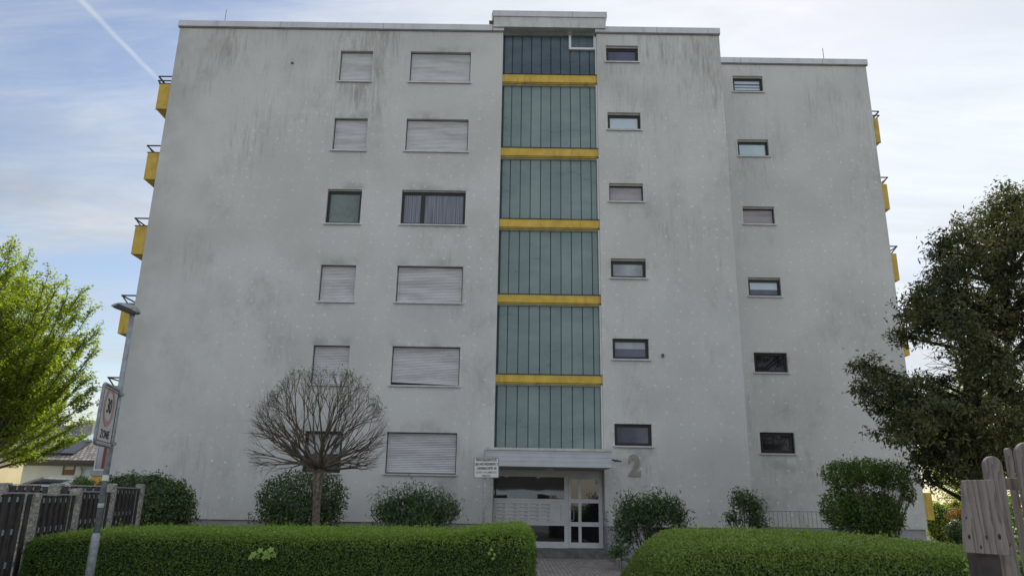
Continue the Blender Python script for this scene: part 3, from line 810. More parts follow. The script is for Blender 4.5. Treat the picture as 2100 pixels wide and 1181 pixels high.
# ------------------------------------------------------------------ hedges
def hedge_surface(fn_poly, n, zf, seed):
    pass
def hedge(name, x0, x1, y0, y1, hfun, m_, n, label, size=.034, rnd=.22, plan=None, group=None, up=False):
    """clipped hedge: rounded box shell covered in leaves over a dark core"""
    L, Dp = x1-x0, y1-y0
    Hm = max(hfun(x0), hfun(x1), hfun((x0+x1)/2))
    areas = np.array([L*Hm, L*Hm*.25, L*Dp*1.25, Dp*Hm, Dp*Hm]); areas /= areas.sum()
    face = rng.choice(5, n, p=areas); u = rng.random(n); v = rng.random(n)
    P = np.zeros((n, 3)); Nn = np.zeros((n, 3))
    cfg = [((u, 0*u, v), (0,-1,0)), ((u, 0*u+1, v), (0,1,0)), ((u, v, 0*u+1), (0,0,1)), ((0*u, u, v), (-1,0,0)), ((0*u+1, u, v), (1,0,0))]
    for k, (uvw, nn) in enumerate(cfg):
        m2 = face == k
        for a in range(3): P[m2, a] = uvw[a][m2]
        Nn[m2] = nn
    H = np.array([hfun(x0+L*t) for t in np.linspace(0, 1, 60)])
    def place(P, shrink=0.):
        X = x0 + P[:, 0]*L; Yv = y0 + P[:, 1]*Dp; Hh = np.interp(P[:, 0], np.linspace(0, 1, 60), H); Z = P[:, 2]*Hh
        # round the edges: pull corners in
        r = rnd
        def pull(d1, d2):
            d1 = np.clip(r-d1, 0, r); d2 = np.clip(r-d2, 0, r); q = np.sqrt(d1**2+d2**2)
            return np.where(q > r, (q-r)/np.maximum(q, 1e-6), 0), d1, d2
        dyf = Yv-y0; dyb = y1-Yv; dxl = X-x0; dxr = x1-X; dz = Hh-Z
        for (da, sa) in ((dyf, 1), (dyb, -1)):
            k, a, b = pull(da, dz); Yv = Yv + sa*k*a; Z = Z - k*b
        for (da, sa) in ((dxl, 1), (dxr, -1)):
            k, a, b = pull(da, dz); X = X + sa*k*a; Z = Z - k*b
        for (da, sa) in ((dxl, 1), (dxr, -1)):
            for (db, sb) in ((dyf, 1), (dyb, -1)):
                k, a, b = pull(da, db); X = X + sa*k*a; Yv = Yv + sb*k*b
        Q = np.stack([X, Yv, Z], 1)
        if plan is not None: Q = plan(Q)
        cen = np.array([(x0+x1)/2, (y0+y1)/2, Hm*.4])
        w_ = vnoise(Q, 3, 2.2)*.035 + vnoise(Q, 5, 7)*.022
        dirn = (Q-cen); dirn[:, 0] *= .15; dirn /= np.linalg.norm(dirn, axis=1)[:, None]+1e-6
        return Q + dirn*(w_-shrink)[:, None]
    Q = place(P)
    Q += -Nn*(rng.random(n)**2*.07)[:, None] + Nn*(rng.random(n)**6*.05)[:, None]
    Q += rng.normal(size=Q.shape)*.012
    o = leaves(Q, Nn, size, m_, .5, .9, droop=(0, 0, .5) if up else None, name=name)
    top_ = np.where(face == 2)[0]; pick = rng.choice(top_, 420); sh = []
    for i in pick:
        hgt = rng.uniform(.03, .12)
        for q in range(5): sh.append(Q[i]+np.array([rng.normal()*.012, rng.normal()*.012, hgt*q/4+.01]))
    o2 = leaves(np.array(sh), None, size, m_, .5, .9, droop=(0, 0, 1.2)); join_plain = o2
    # solid core, coloured dark for the hedge's dim inside, joined into the same mesh
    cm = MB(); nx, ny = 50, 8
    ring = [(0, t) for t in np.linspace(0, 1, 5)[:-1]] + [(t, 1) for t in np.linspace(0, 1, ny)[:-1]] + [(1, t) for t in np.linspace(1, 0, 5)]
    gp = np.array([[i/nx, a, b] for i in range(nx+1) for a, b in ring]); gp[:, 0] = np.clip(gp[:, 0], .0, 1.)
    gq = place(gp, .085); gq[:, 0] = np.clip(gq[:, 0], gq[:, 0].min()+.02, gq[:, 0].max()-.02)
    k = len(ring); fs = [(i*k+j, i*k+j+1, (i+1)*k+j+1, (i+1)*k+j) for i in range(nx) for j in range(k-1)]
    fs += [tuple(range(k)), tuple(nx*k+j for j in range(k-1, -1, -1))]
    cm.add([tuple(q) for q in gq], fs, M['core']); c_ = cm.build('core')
    join(o, o2); join(o, c_)
    tag(o, label, 'hedge', group)
    return o
def join(a, b):
    """append b's mesh to a's without operators"""
    import bmesh
    bm = bmesh.new(); bm.from_mesh(a.data); k = len(a.data.materials)
    n0 = len(bm.faces); bm.from_mesh(b.data); bm.faces.ensure_lookup_table()
    for f in bm.faces[n0:]: f.material_index += k
    for m_ in b.data.materials: a.data.materials.append(m_)
    bm.to_mesh(a.data); bm.free(); bpy.data.objects.remove(b)

hl = lambda x: float(np.interp(x, [-7.5, -6.6, -3, -.9, -.3, .45], [.98, 1.07, 1.10, 1.13, 1.22, 1.25]))
hedge('clipped_hedge', -7.55, .36, 11.9, 14.5, hl, M['hedge'], 165000, 'long clipped boxy hedge with square end, left of the paved path')
def plan_r(Q):
    t = np.clip((Q[:, 0]-2.0)/(8.0-2.0), 0, 1); back = (Q[:, 1]-11.3)/(15.8-11.3)
    Q = Q.copy(); Q[:, 1] = 11.3 + back*np.interp(t, [0, .15, .4, 1], [2.2, 4.0, 4.4, 2.6])
    crown = 1 - .30*np.clip(1-np.minimum(t*6, 1), 0, 1)**1.6 - .14*(np.abs(back-.55)*2)**2*.9
    Q[:, 2] *= crown
    return Q
hr = lambda x: float(np.interp(x, [1.9, 2.4, 3.2, 5.0, 8.0], [1.0, 1.09, 1.17, 1.175, .98]))
hedge('rounded_hedge', 1.88, 7.9, 11.3, 15.8, hr, M['hedge2'], 165000, 'low rounded hedge with soft domed top, right of the paved path', size=.042, rnd=.45, plan=plan_r, up=True)

# maple seedlings growing out of the left hedge
def maple_leaf(mb, c, s, nrm, rot):
    pts = []
    for k in range(10):
        a = 2*math.pi*k/10 + rot; r_ = s*(1 if k % 2 == 0 else .52)*(.8 if k == 0 else 1)
        pts.append((r_*math.cos(a), r_*math.sin(a)))
    n_ = Vector(nrm).normalized(); t = n_.orthogonal().normalized(); b = n_.cross(t)
    vs = [Vector(c)] + [Vector(c)+t*x+b*y+n_*(-.15*math.hypot(x, y)) for x, y in pts]
    mb.add(vs, [(0, i+1, (i+1) % 10+1) for i in range(10)], M['maple'])
for (pxs, lab) in (([(520,1135),(533,1128),(545,1133),(556,1126),(562,1137),(540,1142),(513,1142),(528,1140),(550,1139)], 'pale green maple seedling poking out of the clipped hedge near its middle'),
                   ([(1008,1126),(1014,1136),(1003,1134),(1011,1144)], 'tiny pale maple seedling in the hedge face near the path')):
    c0 = at(*pxs[0], 11.75); sd = empty('maple_seedling', (c0.x, c0.y+.1, c0.z-.1), lab, 'seedling', 'maple seedlings in the hedge')
    mb = MB(); st = MB()
    for i, (px, py) in enumerate(pxs):
        c = at(px, py, 11.74+.03*math.sin(i*2)); big = .062 if len(pxs) > 5 else .036
        maple_leaf(mb, c, big*random.uniform(.8, 1.15), (random.uniform(-.4, .4), -1, random.uniform(.2, .8)), random.random()*6)
        st.tube([(c0.x+.05, c0.y+.15, c0.z-.08), tuple(c+Vector((0, .01, -.005)))], .003, M['maple'], 4)
    mb.build('foliage', sd); st.build('stem', sd)

# ------------------------------------------------------------------ shrubs
def shrub(name, blobs, Y, n, m_, size, label, cat='shrub', aspect=.45, ground=0., stems=14, stemm='bark', depth=.8, lump=.12, shell=.35, droop=None, gap=.0, stemr=.014, seed=1, core=None):
    """blobs: (px, py, rx_px, ry_px) ellipsoids at distance Y; leaves sit near their surfaces, in clumps"""
    cs = []
    for (px, py, rx, ry) in blobs:
        c = at(px, py, Y); k = Y/1500*1.02; cs.append((c, rx*k, ry*k))
    bx = sum(c.x for c, _, _ in cs)/len(cs)
    root = empty(name, (bx, Y, ground), label, cat)
    vol = np.array([a*b for _, a, b in cs]); vol /= vol.sum(); Ps = []; Ns = []
    for (c, a, b), q in zip(cs, vol):
        k = int(n*q); d = rng.normal(size=(k, 3)); d /= np.linalg.norm(d, axis=1)[:, None]
        r_ = 1-rng.random(k)**1.5*shell
        sp = np.stack([d[:, 0]*a, d[:, 1]*a*depth, d[:, 2]*b], 1)
        nz = vnoise(sp/max(a, .3)*3, seed, 2.5)
        P = np.array(c) + sp*(r_*(1+lump*nz))[:, None]
        keep = vnoise(P, seed+9, 5.5) > -1.2+gap
        P = P[keep & (P[:, 2] > ground+.02)]; Ps.append(P); Ns.append(P-np.array(c))
    P = np.concatenate(Ps); Nn = np.concatenate(Ns); Nn /= np.linalg.norm(Nn, axis=1)[:, None]+1e-6
    P += rng.normal(size=P.shape)*size*.5
    leaves(P, Nn, size, m_, aspect, .7, droop=droop, parent=root)
    st = MB()
    for i in range(stems):
        c, a, b = cs[i % len(cs)]
        d = Vector((random.uniform(-1, 1), random.uniform(-1, 1)*depth, random.uniform(-.2, 1))).normalized()
        tip = Vector((c.x+d.x*a*.9, c.y+d.y*a*.8, max(ground+.3, c.z+d.z*b*.85)))
        s0 = Vector((bx+(tip.x-bx)*.25+random.uniform(-.1, .1), Y+random.uniform(-.15, .15), ground))
        midp = s0.lerp(tip, .5)+Vector(((tip.x-s0.x)*-.10, 0, .10))
        st.tube([s0, midp, tip], [stemr, stemr*.7, stemr*.3], M[stemm], 5)
        for j in range(3):
            e = midp.lerp(tip, random.random())+Vector((random.uniform(-.3, .3)*a, random.uniform(-.2, .2)*a, random.uniform(.1, .4)*b))
            st.tube([midp.lerp(tip, j*.25), e], [stemr*.4, stemr*.2], M[stemm], 4)
    st.build('stem', root)
    if core:  # solid ellipsoids, coloured dark for the dim inside of the bush
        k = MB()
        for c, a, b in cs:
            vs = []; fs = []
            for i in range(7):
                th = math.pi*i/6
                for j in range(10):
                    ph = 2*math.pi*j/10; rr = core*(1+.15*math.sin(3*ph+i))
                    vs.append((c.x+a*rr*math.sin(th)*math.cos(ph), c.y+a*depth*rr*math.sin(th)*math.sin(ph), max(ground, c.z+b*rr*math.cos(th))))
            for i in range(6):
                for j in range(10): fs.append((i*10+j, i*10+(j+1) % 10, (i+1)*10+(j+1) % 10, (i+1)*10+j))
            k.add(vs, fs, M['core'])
        k.build('dark_core', root)
    return root
shrub('laurel_bush', [(300, 1035, 88, 62), (345, 1045, 50, 55), (250, 1020, 60, 46), (310, 1060, 84, 50)], 20.5, 15000, M['laurel'], .085, 'broad rounded laurel bush at the left corner of the building', 'bush', core=.8, seed=2)
shrub('round_bush', [(620, 1030, 84, 62), (575, 1025, 45, 45), (665, 1020, 42, 45), (620, 1065, 78, 45)], 21.2, 11500, M['laurel'], .08, 'round green bush with bare lower stems behind the bare globe tree', 'bush', stems=60, seed=3, gap=.35)
shrub('dark_leafy_shrub', [(795, 1045, 32, 34), (825, 1040, 30, 38), (860, 1035, 34, 36), (895, 1042, 30, 34), (922, 1048, 24, 26), (850, 1065, 70, 30)], 21.2, 6800, M['olean'], .12, 'wide dark oleander row below the leftmost wide ground floor shutter', 'shrub', aspect=.22, stems=30, shell=.7, lump=.5, droop=(0, 0, .7), seed=4, gap=.6)
shrub('oleander', [(1290, 1050, 30, 34), (1345, 1040, 44, 30), (1380, 1055, 32, 30), (1282, 1095, 26, 34), (1325, 1060, 36, 34), (1400, 1070, 18, 22)], 20.2, 5200, M['olean'], .13, 'loose oleander with long narrow leaves right of the entrance', 'shrub', aspect=.22, stems=26, shell=.75, lump=.5, droop=(0, 0, .4), seed=5, gap=.7)
shrub('small_shrub', [(1520, 1025, 24, 22), (1545, 1040, 24, 28), (1505, 1062, 18, 16), (1552, 1070, 22, 16)], 21.5, 2600, M['olean'], .10, 'small open shrub with visible stems beside the metal railing', 'shrub', aspect=.3, stems=16, shell=.85, lump=.3, seed=6, gap=.4, stemr=.016)
shrub('tall_bush', [(1728, 974, 42, 27), (1775, 967, 50, 25), (1826, 976, 40, 28), (1724, 1046, 38, 42), (1775, 1050, 60, 46), (1818, 1056, 32, 40), (1862, 1012, 13, 20)], 18.6, 15500, M['bigbush'], .075, 'tall dense green bush in two tiers at the right end of the building', 'bush', stems=90, shell=.42, seed=8, gap=.35, lump=.2, stemm='barkg')
shrub('low_plant', [(1262, 1133, 14, 9), (1275, 1128, 10, 9)], 19.5, 260, M['olean'], .09, 'low leafy plant between the kerb and the rounded hedge', 'plant', stems=4, seed=9, stemr=.005)
for i, (px, py, h_) in enumerate(((512, 1074, 26), (523, 1074, 14), (537, 1074, 18))):
    b_ = at(px, py, 21.0); t_p = at(px-2, py-h_, 21.0)
    r_ = empty('sapling', (b_.x, 21, 0), ['thin young shoot standing apart, tallest of the three left of the round bush', 'shortest thin shoot, middle one of three left of the round bush', 'thin shoot nearest to the round bush'][i], 'sapling', 'young shoots left of the round bush')
    st = MB(); st.tube([(b_.x, 21, 0), (b_.x+.02, 21, t_p.z*.6), (t_p.x, 21, t_p.z)], [.01, .008, .004], M['twig'], 5); st.build('stem', r_)
    pp = np.array([[t_p.x+random.gauss(0, .05), 21+random.gauss(0, .05), t_p.z-random.random()*h_*.013] for _ in range(26)])
    leaves(pp, None, .055, M['laurel'], .6, parent=r_)

# ------------------------------------------------------------------ bare globe tree
def globe_tree():
    Y = 19.6; base = at(650, 1074, Y); head = at(653, 965, Y); cen = at(655, 893, Y); Rr = 134/1500*Y*1.02
    root = empty('globe_tree', (base.x, Y, 0), 'small bare pollarded tree with a dome of fanning twigs in front of the wall', 'tree')
    tr_ = MB()
    p0 = Vector((base.x-.02, Y, 0)); hd = Vector((head.x, Y, head.z))
    for k in range(5):      # fluted trunk out of merged strands
        a = k*1.257; off = Vector((math.cos(a), math.sin(a), 0))
        tr_.tube([p0+off*.065, p0.lerp(hd, .35)+off*.048+Vector((.02, 0, 0)), p0.lerp(hd, .7)+off*.05, hd+off*.10+Vector((0, 0, .05))], [.07, .055, .052, .06], M['barkg'], 8)
    tr_.tube([p0, p0.lerp(hd, .5), hd+Vector((0, 0, .08))], [.085, .07, .11], M['barkg'], 10)
    tr_.build('trunk', root, smooth=True)
    br = MB(); tips = []
    def outside(p, d):      # distance along d to the envelope
        oc = p-cen; b = oc.dot(d); c = oc.length_squared-Rr*Rr*(.93+.12*random.random()+.03*math.sin(d.x*5+1))**2
        disc = b*b-c
        return -b+math.sqrt(disc) if disc > 0 else .3
    def grow(p, d, r_, lvl, frac):
        L = outside(p, d)
        if L < .06: return
        seg = L*frac*random.uniform(.85, 1.15) if lvl < 5 else L
        bend = Vector((random.gauss(0, .16), random.gauss(0, .16), random.gauss(0.05, .12)))
        mid_ = p+d*seg*.5+bend*seg*.28; e = p+(d+bend*.35).normalized()*seg
        br.tube([p, mid_, e], [r_, r_*.85, r_*.62], M['twig'], 5 if lvl < 2 else 3, cap=False)
        if lvl >= 5 or seg < .07: tips.append(e); return
        nd = (e-mid_).normalized()
        for k in range(random.choice((2, 2, 3)) if lvl > 0 else 3):
            s_ = .30 if lvl < 2 else .24
            q = (nd+Vector((random.gauss(0, s_), random.gauss(0, s_), random.gauss(0.02, s_*.8)))).normalized()
            grow(e, q, r_*.62*random.uniform(.8, 1.1), lvl+1, .42 if lvl < 2 else .5)
    n = 30
    for i in range(n):
        az = i*2.39996; el = math.asin(min(.99, .08+.92*((i+.5)/n)**.9))
        d = Vector((math.cos(az)*math.cos(el), math.sin(az)*math.cos(el), math.sin(el)))
        grow(hd+Vector((d.x*.07, d.y*.07, .05)), (d+Vector((random.gauss(0, .13), random.gauss(0, .13), random.gauss(0, .08)))).normalized(), random.uniform(.03, .046), 0, random.uniform(.24, .34))
    br.build('branches', root)
    tp = [t for t in tips if t.z > cen.z+Rr*.35 and vnoise(np.array([list(t)]), 11, 4)[0] > .05]
    P = [(t.x+random.gauss(0, .04), t.y+random.gauss(0, .04), t.z+random.gauss(-.03, .05)) for t in tp for _ in range(3)]
    if P: leaves(np.array(P), None, .05, M['bigbush'], .5, parent=root)
globe_tree()

# ------------------------------------------------------------------ large trees
def branch_path(a, b, sag, n=6, wob=.15):
    a, b = Vector(a), Vector(b); L = (b-a).length; pts = []
    o1 = Vector((random.gauss(0, wob), random.gauss(0, wob), random.gauss(0, wob)))*L*.3
    for i in range(n+1):
        t = i/n; pts.append(a.lerp(b, t)+Vector((0, 0, 1))*sag*L*math.sin(math.pi*t)+o1*math.sin(math.pi*t)*t)
    return pts
def left_tree():
    Yt = 29.; base = Vector((-23.6, Yt, 0)); root = empty('spring_tree', tuple(base), 'large bright green spring tree spreading over the fence at the left edge', 'tree')
    cen = Vector((-22.6, Yt, 6.2)); rx, ry, rz = 3.6, 4.4, 4.6
    tk = MB(); tk.tube([base, base+Vector((.1, 0, 1.2)), base+Vector((.25, 0, 2.2))], [.32, .25, .22], M['barkg'], 10); tk.build('trunk', root, smooth=True)
    br = MB(); P = []; Nn = []
    fork = base+Vector((.25, 0, 2.1))
    def spray(p, d, L, dens):
        """flat leafy spray along a twig"""
        side = d.cross(Vector((0, 0, 1))); side = side.normalized() if side.length > .1 else Vector((1, 0, 0))
        n = int(dens*L*95)
        for _ in range(n):
            t = random.random(); w_ = (1-t*.65)*L*.36*random.uniform(-1, 1)
            q = p+d*(L*t)+side*w_+Vector((random.gauss(0, .05), random.gauss(0, .05), random.gauss(0, .05)-abs(w_)*.12))
            P.append(tuple(q)); Nn.append((0, 0, 1))
    for i in range(84):
        az = i*2.39996+.3; zf = 1-1.75*((i+.5)/84)
        rr = math.sqrt(max(0, 1-zf*zf)); k = random.uniform(.86, 1.06)
        tip = cen+Vector((rx*rr*math.cos(az)*k, ry*rr*math.sin(az)*k, rz*zf*k))
        if zf < -.3: tip.z += .4
        s0 = fork+Vector((0, 0, random.uniform(0, 2.6)*max(0, zf+.5)))
        pts = branch_path(s0, tip, .06 if zf < .5 else .0, 7, .12)
        r0 = .085
        br.tube(pts, [r0*(1-.85*j/7)+.008 for j in range(8)], M['barkg'], 6, cap=False)
        for j in range(2, 8):
            for _ in range(4):
                p = pts[j-1].lerp(pts[j], random.random()); d = (pts[j]-pts[j-1]).normalized()
                q = (d*.8+Vector((random.gauss(0, .7), random.gauss(0, .7), random.gauss(.15, .35)))).normalized()
                L = random.uniform(.7, 1.5); e = p+q*L
                br.tube([p, p.lerp(e, .5)+Vector((0, 0, .04)), e], [.02, .013, .005], M['barkg'], 4, cap=False)
                gapk = vnoise(np.array([list(e)]), 21, 1.6)[0]
                if gapk < -.45: continue
                dens = (.9 if j > 3 else .4)*(.45 if zf < -.25 else .85)
                spray(p.lerp(e, .2), (e-p).normalized(), L*.95, dens)
                for _ in range(2):
                    q2 = (q+Vector((random.gauss(0, .6), random.gauss(0, .6), random.gauss(0, .25)))).normalized()
                    spray(p.lerp(e, random.uniform(.3, .9)), q2, .6, dens*.9)
    # long upswept limbs fanning towards the building
    for (px, py) in [(20,505),(60,520),(100,560),(120,585),(140,600),(165,615),(185,640),(196,680),(192,720),(185,770),(188,800),(175,830),(160,870),(150,905),(165,600),(180,690),(150,650),(130,700),(160,760),(120,800),(110,640),(85,600)]:
        Yk = Yt+random.uniform(-2.5, 2.5); tip = at(px, py, Yk)
        s0 = at(random.uniform(-60, -10), 960, Yt); s0 = Vector((s0.x-.4, Yt, 2.2+random.random()*.6))
        pts = branch_path(s0, tip, -.05, 9, .06)
        br.tube(pts, [.06*(1-.88*j/9)+.006 for j in range(10)], M['barkg'], 5, cap=False)
        for j in range(4, 10):
            for _ in range(7):
                p = pts[j-1].lerp(pts[j], random.random()); d = (pts[j]-pts[j-1]).normalized()
                q = (d+Vector((random.gauss(0, .38), random.gauss(0, .5), random.gauss(.05, .28)))).normalized()
                L = random.uniform(.45, .95)*(1.15-.05*j); e = p+q*L
                br.tube([p, e], [.012, .004], M['barkg'], 3, cap=False)
                spray(p.lerp(e, .1), (e-p).normalized(), L, .62)
    br.build('branches', root)
    leaves(np.array(P), np.array(Nn), .115, M['bright'], .6, .55, parent=root)
    print('left tree leaves', len(P))
left_tree()

def right_tree():
    Yt = 16.0; base = at(1985, 1000, Yt); base.z = 0
    root = empty('dark_evergreen_tree', tuple(base), 'big dark evergreen tree with drooping boughs at the right edge', 'tree')
    C_ = [(2075,410,58),(2040,452,58),(2095,480,80),(1945,492,36),(1990,520,60),(2050,560,80),(1945,560,52),(1898,598,40),(1872,618,30),(1940,640,62),(2010,640,78),(2085,650,80),
          (1850,690,24),(1880,680,36),(1985,705,52),(1915,655,50),(2040,735,70),(1775,750,30),(1800,765,38),(1835,790,48),(1795,830,36),(1770,800,26),(1880,820,62),(1825,880,42),(1875,890,48),
          (1930,790,40),(1945,850,62),(2010,820,68),(2075,800,76),(1990,905,58),(2060,890,66),(1930,925,48),(1890,945,38),(1960,965,32),(2110,920,60),(1905,985,24),
          (1905,640,44),(1960,600,50),(1965,660,50),(1870,655,26),(1925,520,26),(1975,470,40),(2030,500,60),(1990,770,40),(1945,905,44),(1990,960,40),(2050,950,50),(1910,850,50),(1850,850,44),(2150,560,90),(2180,700,90),(2170,430,70),(2160,840,90),(2230,620,90)]
    P = []; Nn = []; br = MB()
    top = at(2080, 400, Yt); tp = [base+Vector((0, 0, 0)), base+Vector((.15, 0, 2.2)), base+Vector((.5, .1, 4.6)), Vector((top.x, top.y, top.z-.4))]
    tk = MB(); tk.tube(tp, [.24, .20, .13, .04], M['barkd'], 10); tk.build('trunk', root, smooth=True)
    for (px, py, r_) in C_:
        dy = random.uniform(-1, 1)*min(2.1, 2.2*r_/60)
        for dd in ((dy, -dy*.8+random.uniform(-.5, .5)) if r_ > 45 else (dy*.6,)):
            Y = Yt+dd; c = at(px, py, Y); rad = r_/1500*Y*1.02
            zt = max(1.0, c.z-.3-.35*abs(c.x-base.x)); t = min(.98, zt/(tp[3].z))
            s_ = tp[0].lerp(tp[3], t) if t > .5 else tp[0].lerp(tp[2], min(1, t*tp[3].z/tp[2].z))
            pts = branch_path(s_, c, .05, 6, .12); br.tube(pts, [.06*(1-.8*j/6)+.006 for j in range(7)], M['barkd'], 5, cap=False)
            nsub = int(15.5*(rad/.55)**1.5)+6
            for _ in range(nsub):
                d = Vector((random.gauss(0, 1), random.gauss(0, 1), random.gauss(0, .85))).normalized()
                e = c+d*rad*random.uniform(.25, .98)
                br.tube([c.lerp(pts[-2], .3), c.lerp(e, .5)+Vector((0, 0, .05)), e], [.012, .008, .004], M['barkd'], 4, cap=False)
                # a drooping tuft at the end of each twig
                k = random.randint(26, 44); s_t = random.uniform(.065, .125)
                for _ in range(k):
                    o_ = Vector((random.gauss(0, 1)*s_t*1.15, random.gauss(0, 1)*s_t*1.15, random.gauss(0, 1)*s_t*.75))
                    P.append(tuple(e+o_)); Nn.append((d.x, d.y, d.z+.6))
    # thin bare twigs in the gap by the building
    for _ in range(26):
        a = at(random.uniform(1960, 2010), random.uniform(720, 770), Yt); b = at(random.uniform(1880, 1950), random.uniform(690, 780), Yt+random.uniform(-.5, .5))
        br.tube(branch_path(a, b, .05, 4, .3), [.012, .009, .007, .005, .003], M['barkd'], 4, cap=False)
    br.build('branches', root)
    leaves(np.array(P), np.array(Nn), .105, M['darktree'], .34, .9, parent=root, droop=(0, 0, -.5))
    print('right tree leaves', len(P))
right_tree()

def simple_tree(x, y, h_, r_, m_, n, size, label, trunkm='bark', squash=1., low=.45):
    root = empty('deciduous_tree', (x, y, 0), label, 'tree'); rt = random.Random(int(x*7+y))
    tk = MB(); tk.tube([(x, y, 0), (x+.1, y, h_*.35), (x, y, h_*.6)], [.22, .16, .08], M[trunkm], 8)
    P = []; Nn = []
    for i in range(34):
        d = Vector((rt.gauss(0, 1), rt.gauss(0, 1), rt.gauss(0, 1))).normalized()
        c = Vector((x, y, h_-r_*squash))+Vector((d.x*r_, d.y*r_, d.z*r_*squash))*rt.uniform(.45, .9)
        tk.tube([(x, y, h_*rt.uniform(.25, .5)), tuple(c)], [.05, .015], M[trunkm], 5)
        k = n//34; rr = r_*rt.uniform(.2, .34); v = rng.normal(size=(k, 3)); v /= np.linalg.norm(v, axis=1)[:, None]
        q = np.array(c)+v*(rr*(1-rng.random(k)**2*.5))[:, None]; P.append(q); Nn.append(v)
    tk.build('trunk', root)
    leaves(np.concatenate(P), np.concatenate(Nn), size, m_, .6, .7, parent=root, name='crown')
simple_tree(27, 42, 9.5, 4.5, M['bright2'], 14000, .16, 'sunlit pale green tree far behind the dark evergreen, nearer the building', squash=.9)
simple_tree(34, 46, 9, 5, M['bright2'], 12000, .17, 'sunlit tree far behind the dark evergreen, farther right', squash=.8)
simple_tree(22.5, 37, 5.0, 2.2, M['bright'], 6000, .11, 'small sunlit green tree behind the evergreen and above the lit hedge')
shrub('sunlit_hedge', [(1925, 1065, 36, 36), (1965, 1060, 34, 34), (1945, 1085, 48, 30), (2000, 1060, 36, 34), (2050, 1060, 40, 40)], 30., 9000, M['bright'], .09, 'sunlit yellow green hedge beyond the right corner of the building', 'hedge', core=.75, seed=12)
shrub('orange_shrub', [(1962, 1049, 12, 8), (1952, 1058, 9, 8)], 26.5, 420, M['orange'], .08, 'small shrub with orange young leaves in the sunlit garden', 'shrub', seed=13, aspect=.3)
shrub('dark_low_bush', [(1960, 1090, 20, 22)], 25.5, 1400, M['laurel'], .07, 'small dark bush under the orange shrub', 'bush', seed=14, core=.7)
shrub('fence_shrub', [(165, 990, 16, 12), (180, 996, 13, 9)], 23.0, 1200, M['bigbush'], .07, 'small yellowish shrub peeking over the fence beside the glazed bay', 'shrub', seed=15)

# ------------------------------------------------------------------ metal railing over the basement stair
ra = empty('metal_railing', (9, Y1-.13, 0), 'low grey metal railing against the recessed wall', 'railing')
yR = Y1-.1; xa, xb = at(1568, 1050, yR).x, at(1735, 1050, yR).x; zt = at(1640, 1048, yR).z
mb = MB(); mb.tube([(xa, yR, zt), (xb, yR, zt)], .016, M['galv'], 6); mb.tube([(xa, yR, .35), (xb, yR, .35)], .012, M['galv'], 6); mb.build('top_rail', ra)
mb = MB(); n = 20
for i in range(n): x = xa+(xb-xa)*i/(n-1); mb.tube([(x, yR, .0 if i % 6 == 0 else .35), (x, yR, zt)], .009, M['conc'], 5)
mb.build('balusters', ra)

# ------------------------------------------------------------------ fences at the left
fe = empty('granite_post_fence', (-8.0, 14, 0), 'dark board fence between rough granite posts beside the clipped hedge', 'fence')
posts = [Vector((-7.25, 10.1, 0)), Vector((-7.72, 12.3, 0)), Vector((-8.30, 14.5, 0)), Vector((-8.80, 16.7, 0)), Vector((-9.25, 18.9, 0))]
heights = [1.60, 1.645, 1.73, 1.845, 1.87]
def stone_post(p, h_, w_, parent, ang=0.):
    mb = MB(); n = 8; rows_ = 26
    vs = []; fs = []
    for i in range(rows_+1):
        z = h_*i/rows_
        for j in range(n*2):
            a = 2*math.pi*(j+.5)/(n*2); s_ = 1/max(abs(math.cos(a)), abs(math.sin(a)))
            s_ = min(s_, 1.28)
            q = w_/2*s_*(1+random.uniform(-.05, .06)); 
            x, y = q*math.cos(a), q*math.sin(a)*.9
            vs.append((p.x+x*math.cos(ang)-y*math.sin(ang), p.y+x*math.sin(ang)+y*math.cos(ang), z+(random.uniform(-.015, .015) if i == rows_ else 0)))
    k = n*2
    for i in range(rows_):
        for j in range(k): fs.append((i*k+j, i*k+(j+1) % k, (i+1)*k+(j+1) % k, (i+1)*k+j))
    fs.append(tuple(rows_*k+j for j in range(k)))
    mb.add(vs, fs, M['granite']); return mb.build('granite_post', parent)
for p, h_ in zip(posts[1:], heights[1:]): stone_post(p, h_, .215, fe, R(105))
def fence_panel(a, b, h_, parent, nb, front, rails=(.57, 1.05, 1.525), bw=.135, y_thick=.02):
    """boards on both sides of pale rails, so the rails show in the gaps"""
    d = (b-a); L = d.length; d = d/L; nrm_ = Vector((-d.y, d.x, 0))
    if front.dot(nrm_) < 0: nrm_ = -nrm_
    T = Matrix(((d.x, nrm_.x, 0, a.x), (d.y, nrm_.y, 0, a.y), (0, 0, 1, 0), (0, 0, 0, 1)))
    pn_ = MB()
    sp = L/nb
    for i in range(nb):
        x = sp*(i+.5); hh = h_+random.uniform(-.006, .006)
        pn_.box((x-bw/2, .03, .06), (x+bw/2, .03+y_thick, hh), M['fenced'], T)
        xb_ = x+sp*.5
        if xb_ + bw*.36 < L: pn_.box((xb_-bw*.55, -.05, .06), (xb_+bw*.55, -.03, hh-.01), M['fenced'], T)
    o = pn_.build('board_panel', parent)
    r_ = MB()
    for z in rails: r_.box((.05, -.029, z-.038+h_-1.6), (L-.05, .029, z+.038+h_-1.6), M['fenceg'], T)
    r_.build('rails', o)
    r_ = MB(); r_.box((.0, -.05, h_+.008), (L, .05, h_+.03), M['fenceg'], T); r_.build('cap_rail', o)
for i in range(4):
    a, b = posts[i], posts[i+1]; d = (b-a).normalized()
    fence_panel(a+d*.11, b-d*.11, [1.62, 1.60, 1.66, 1.76][i], fe, 7, Vector((1, 0, 0)), bw=.155)
f2 = empty('rear_board_fence', (-12.5, 19.5, 0), 'farther dark board fence running left behind the granite post fence', 'fence')
yF = 19.3
rp = [Vector((at(px, 1000, yF).x, yF, 0)) for px in (-100, 8, 116, 222)]
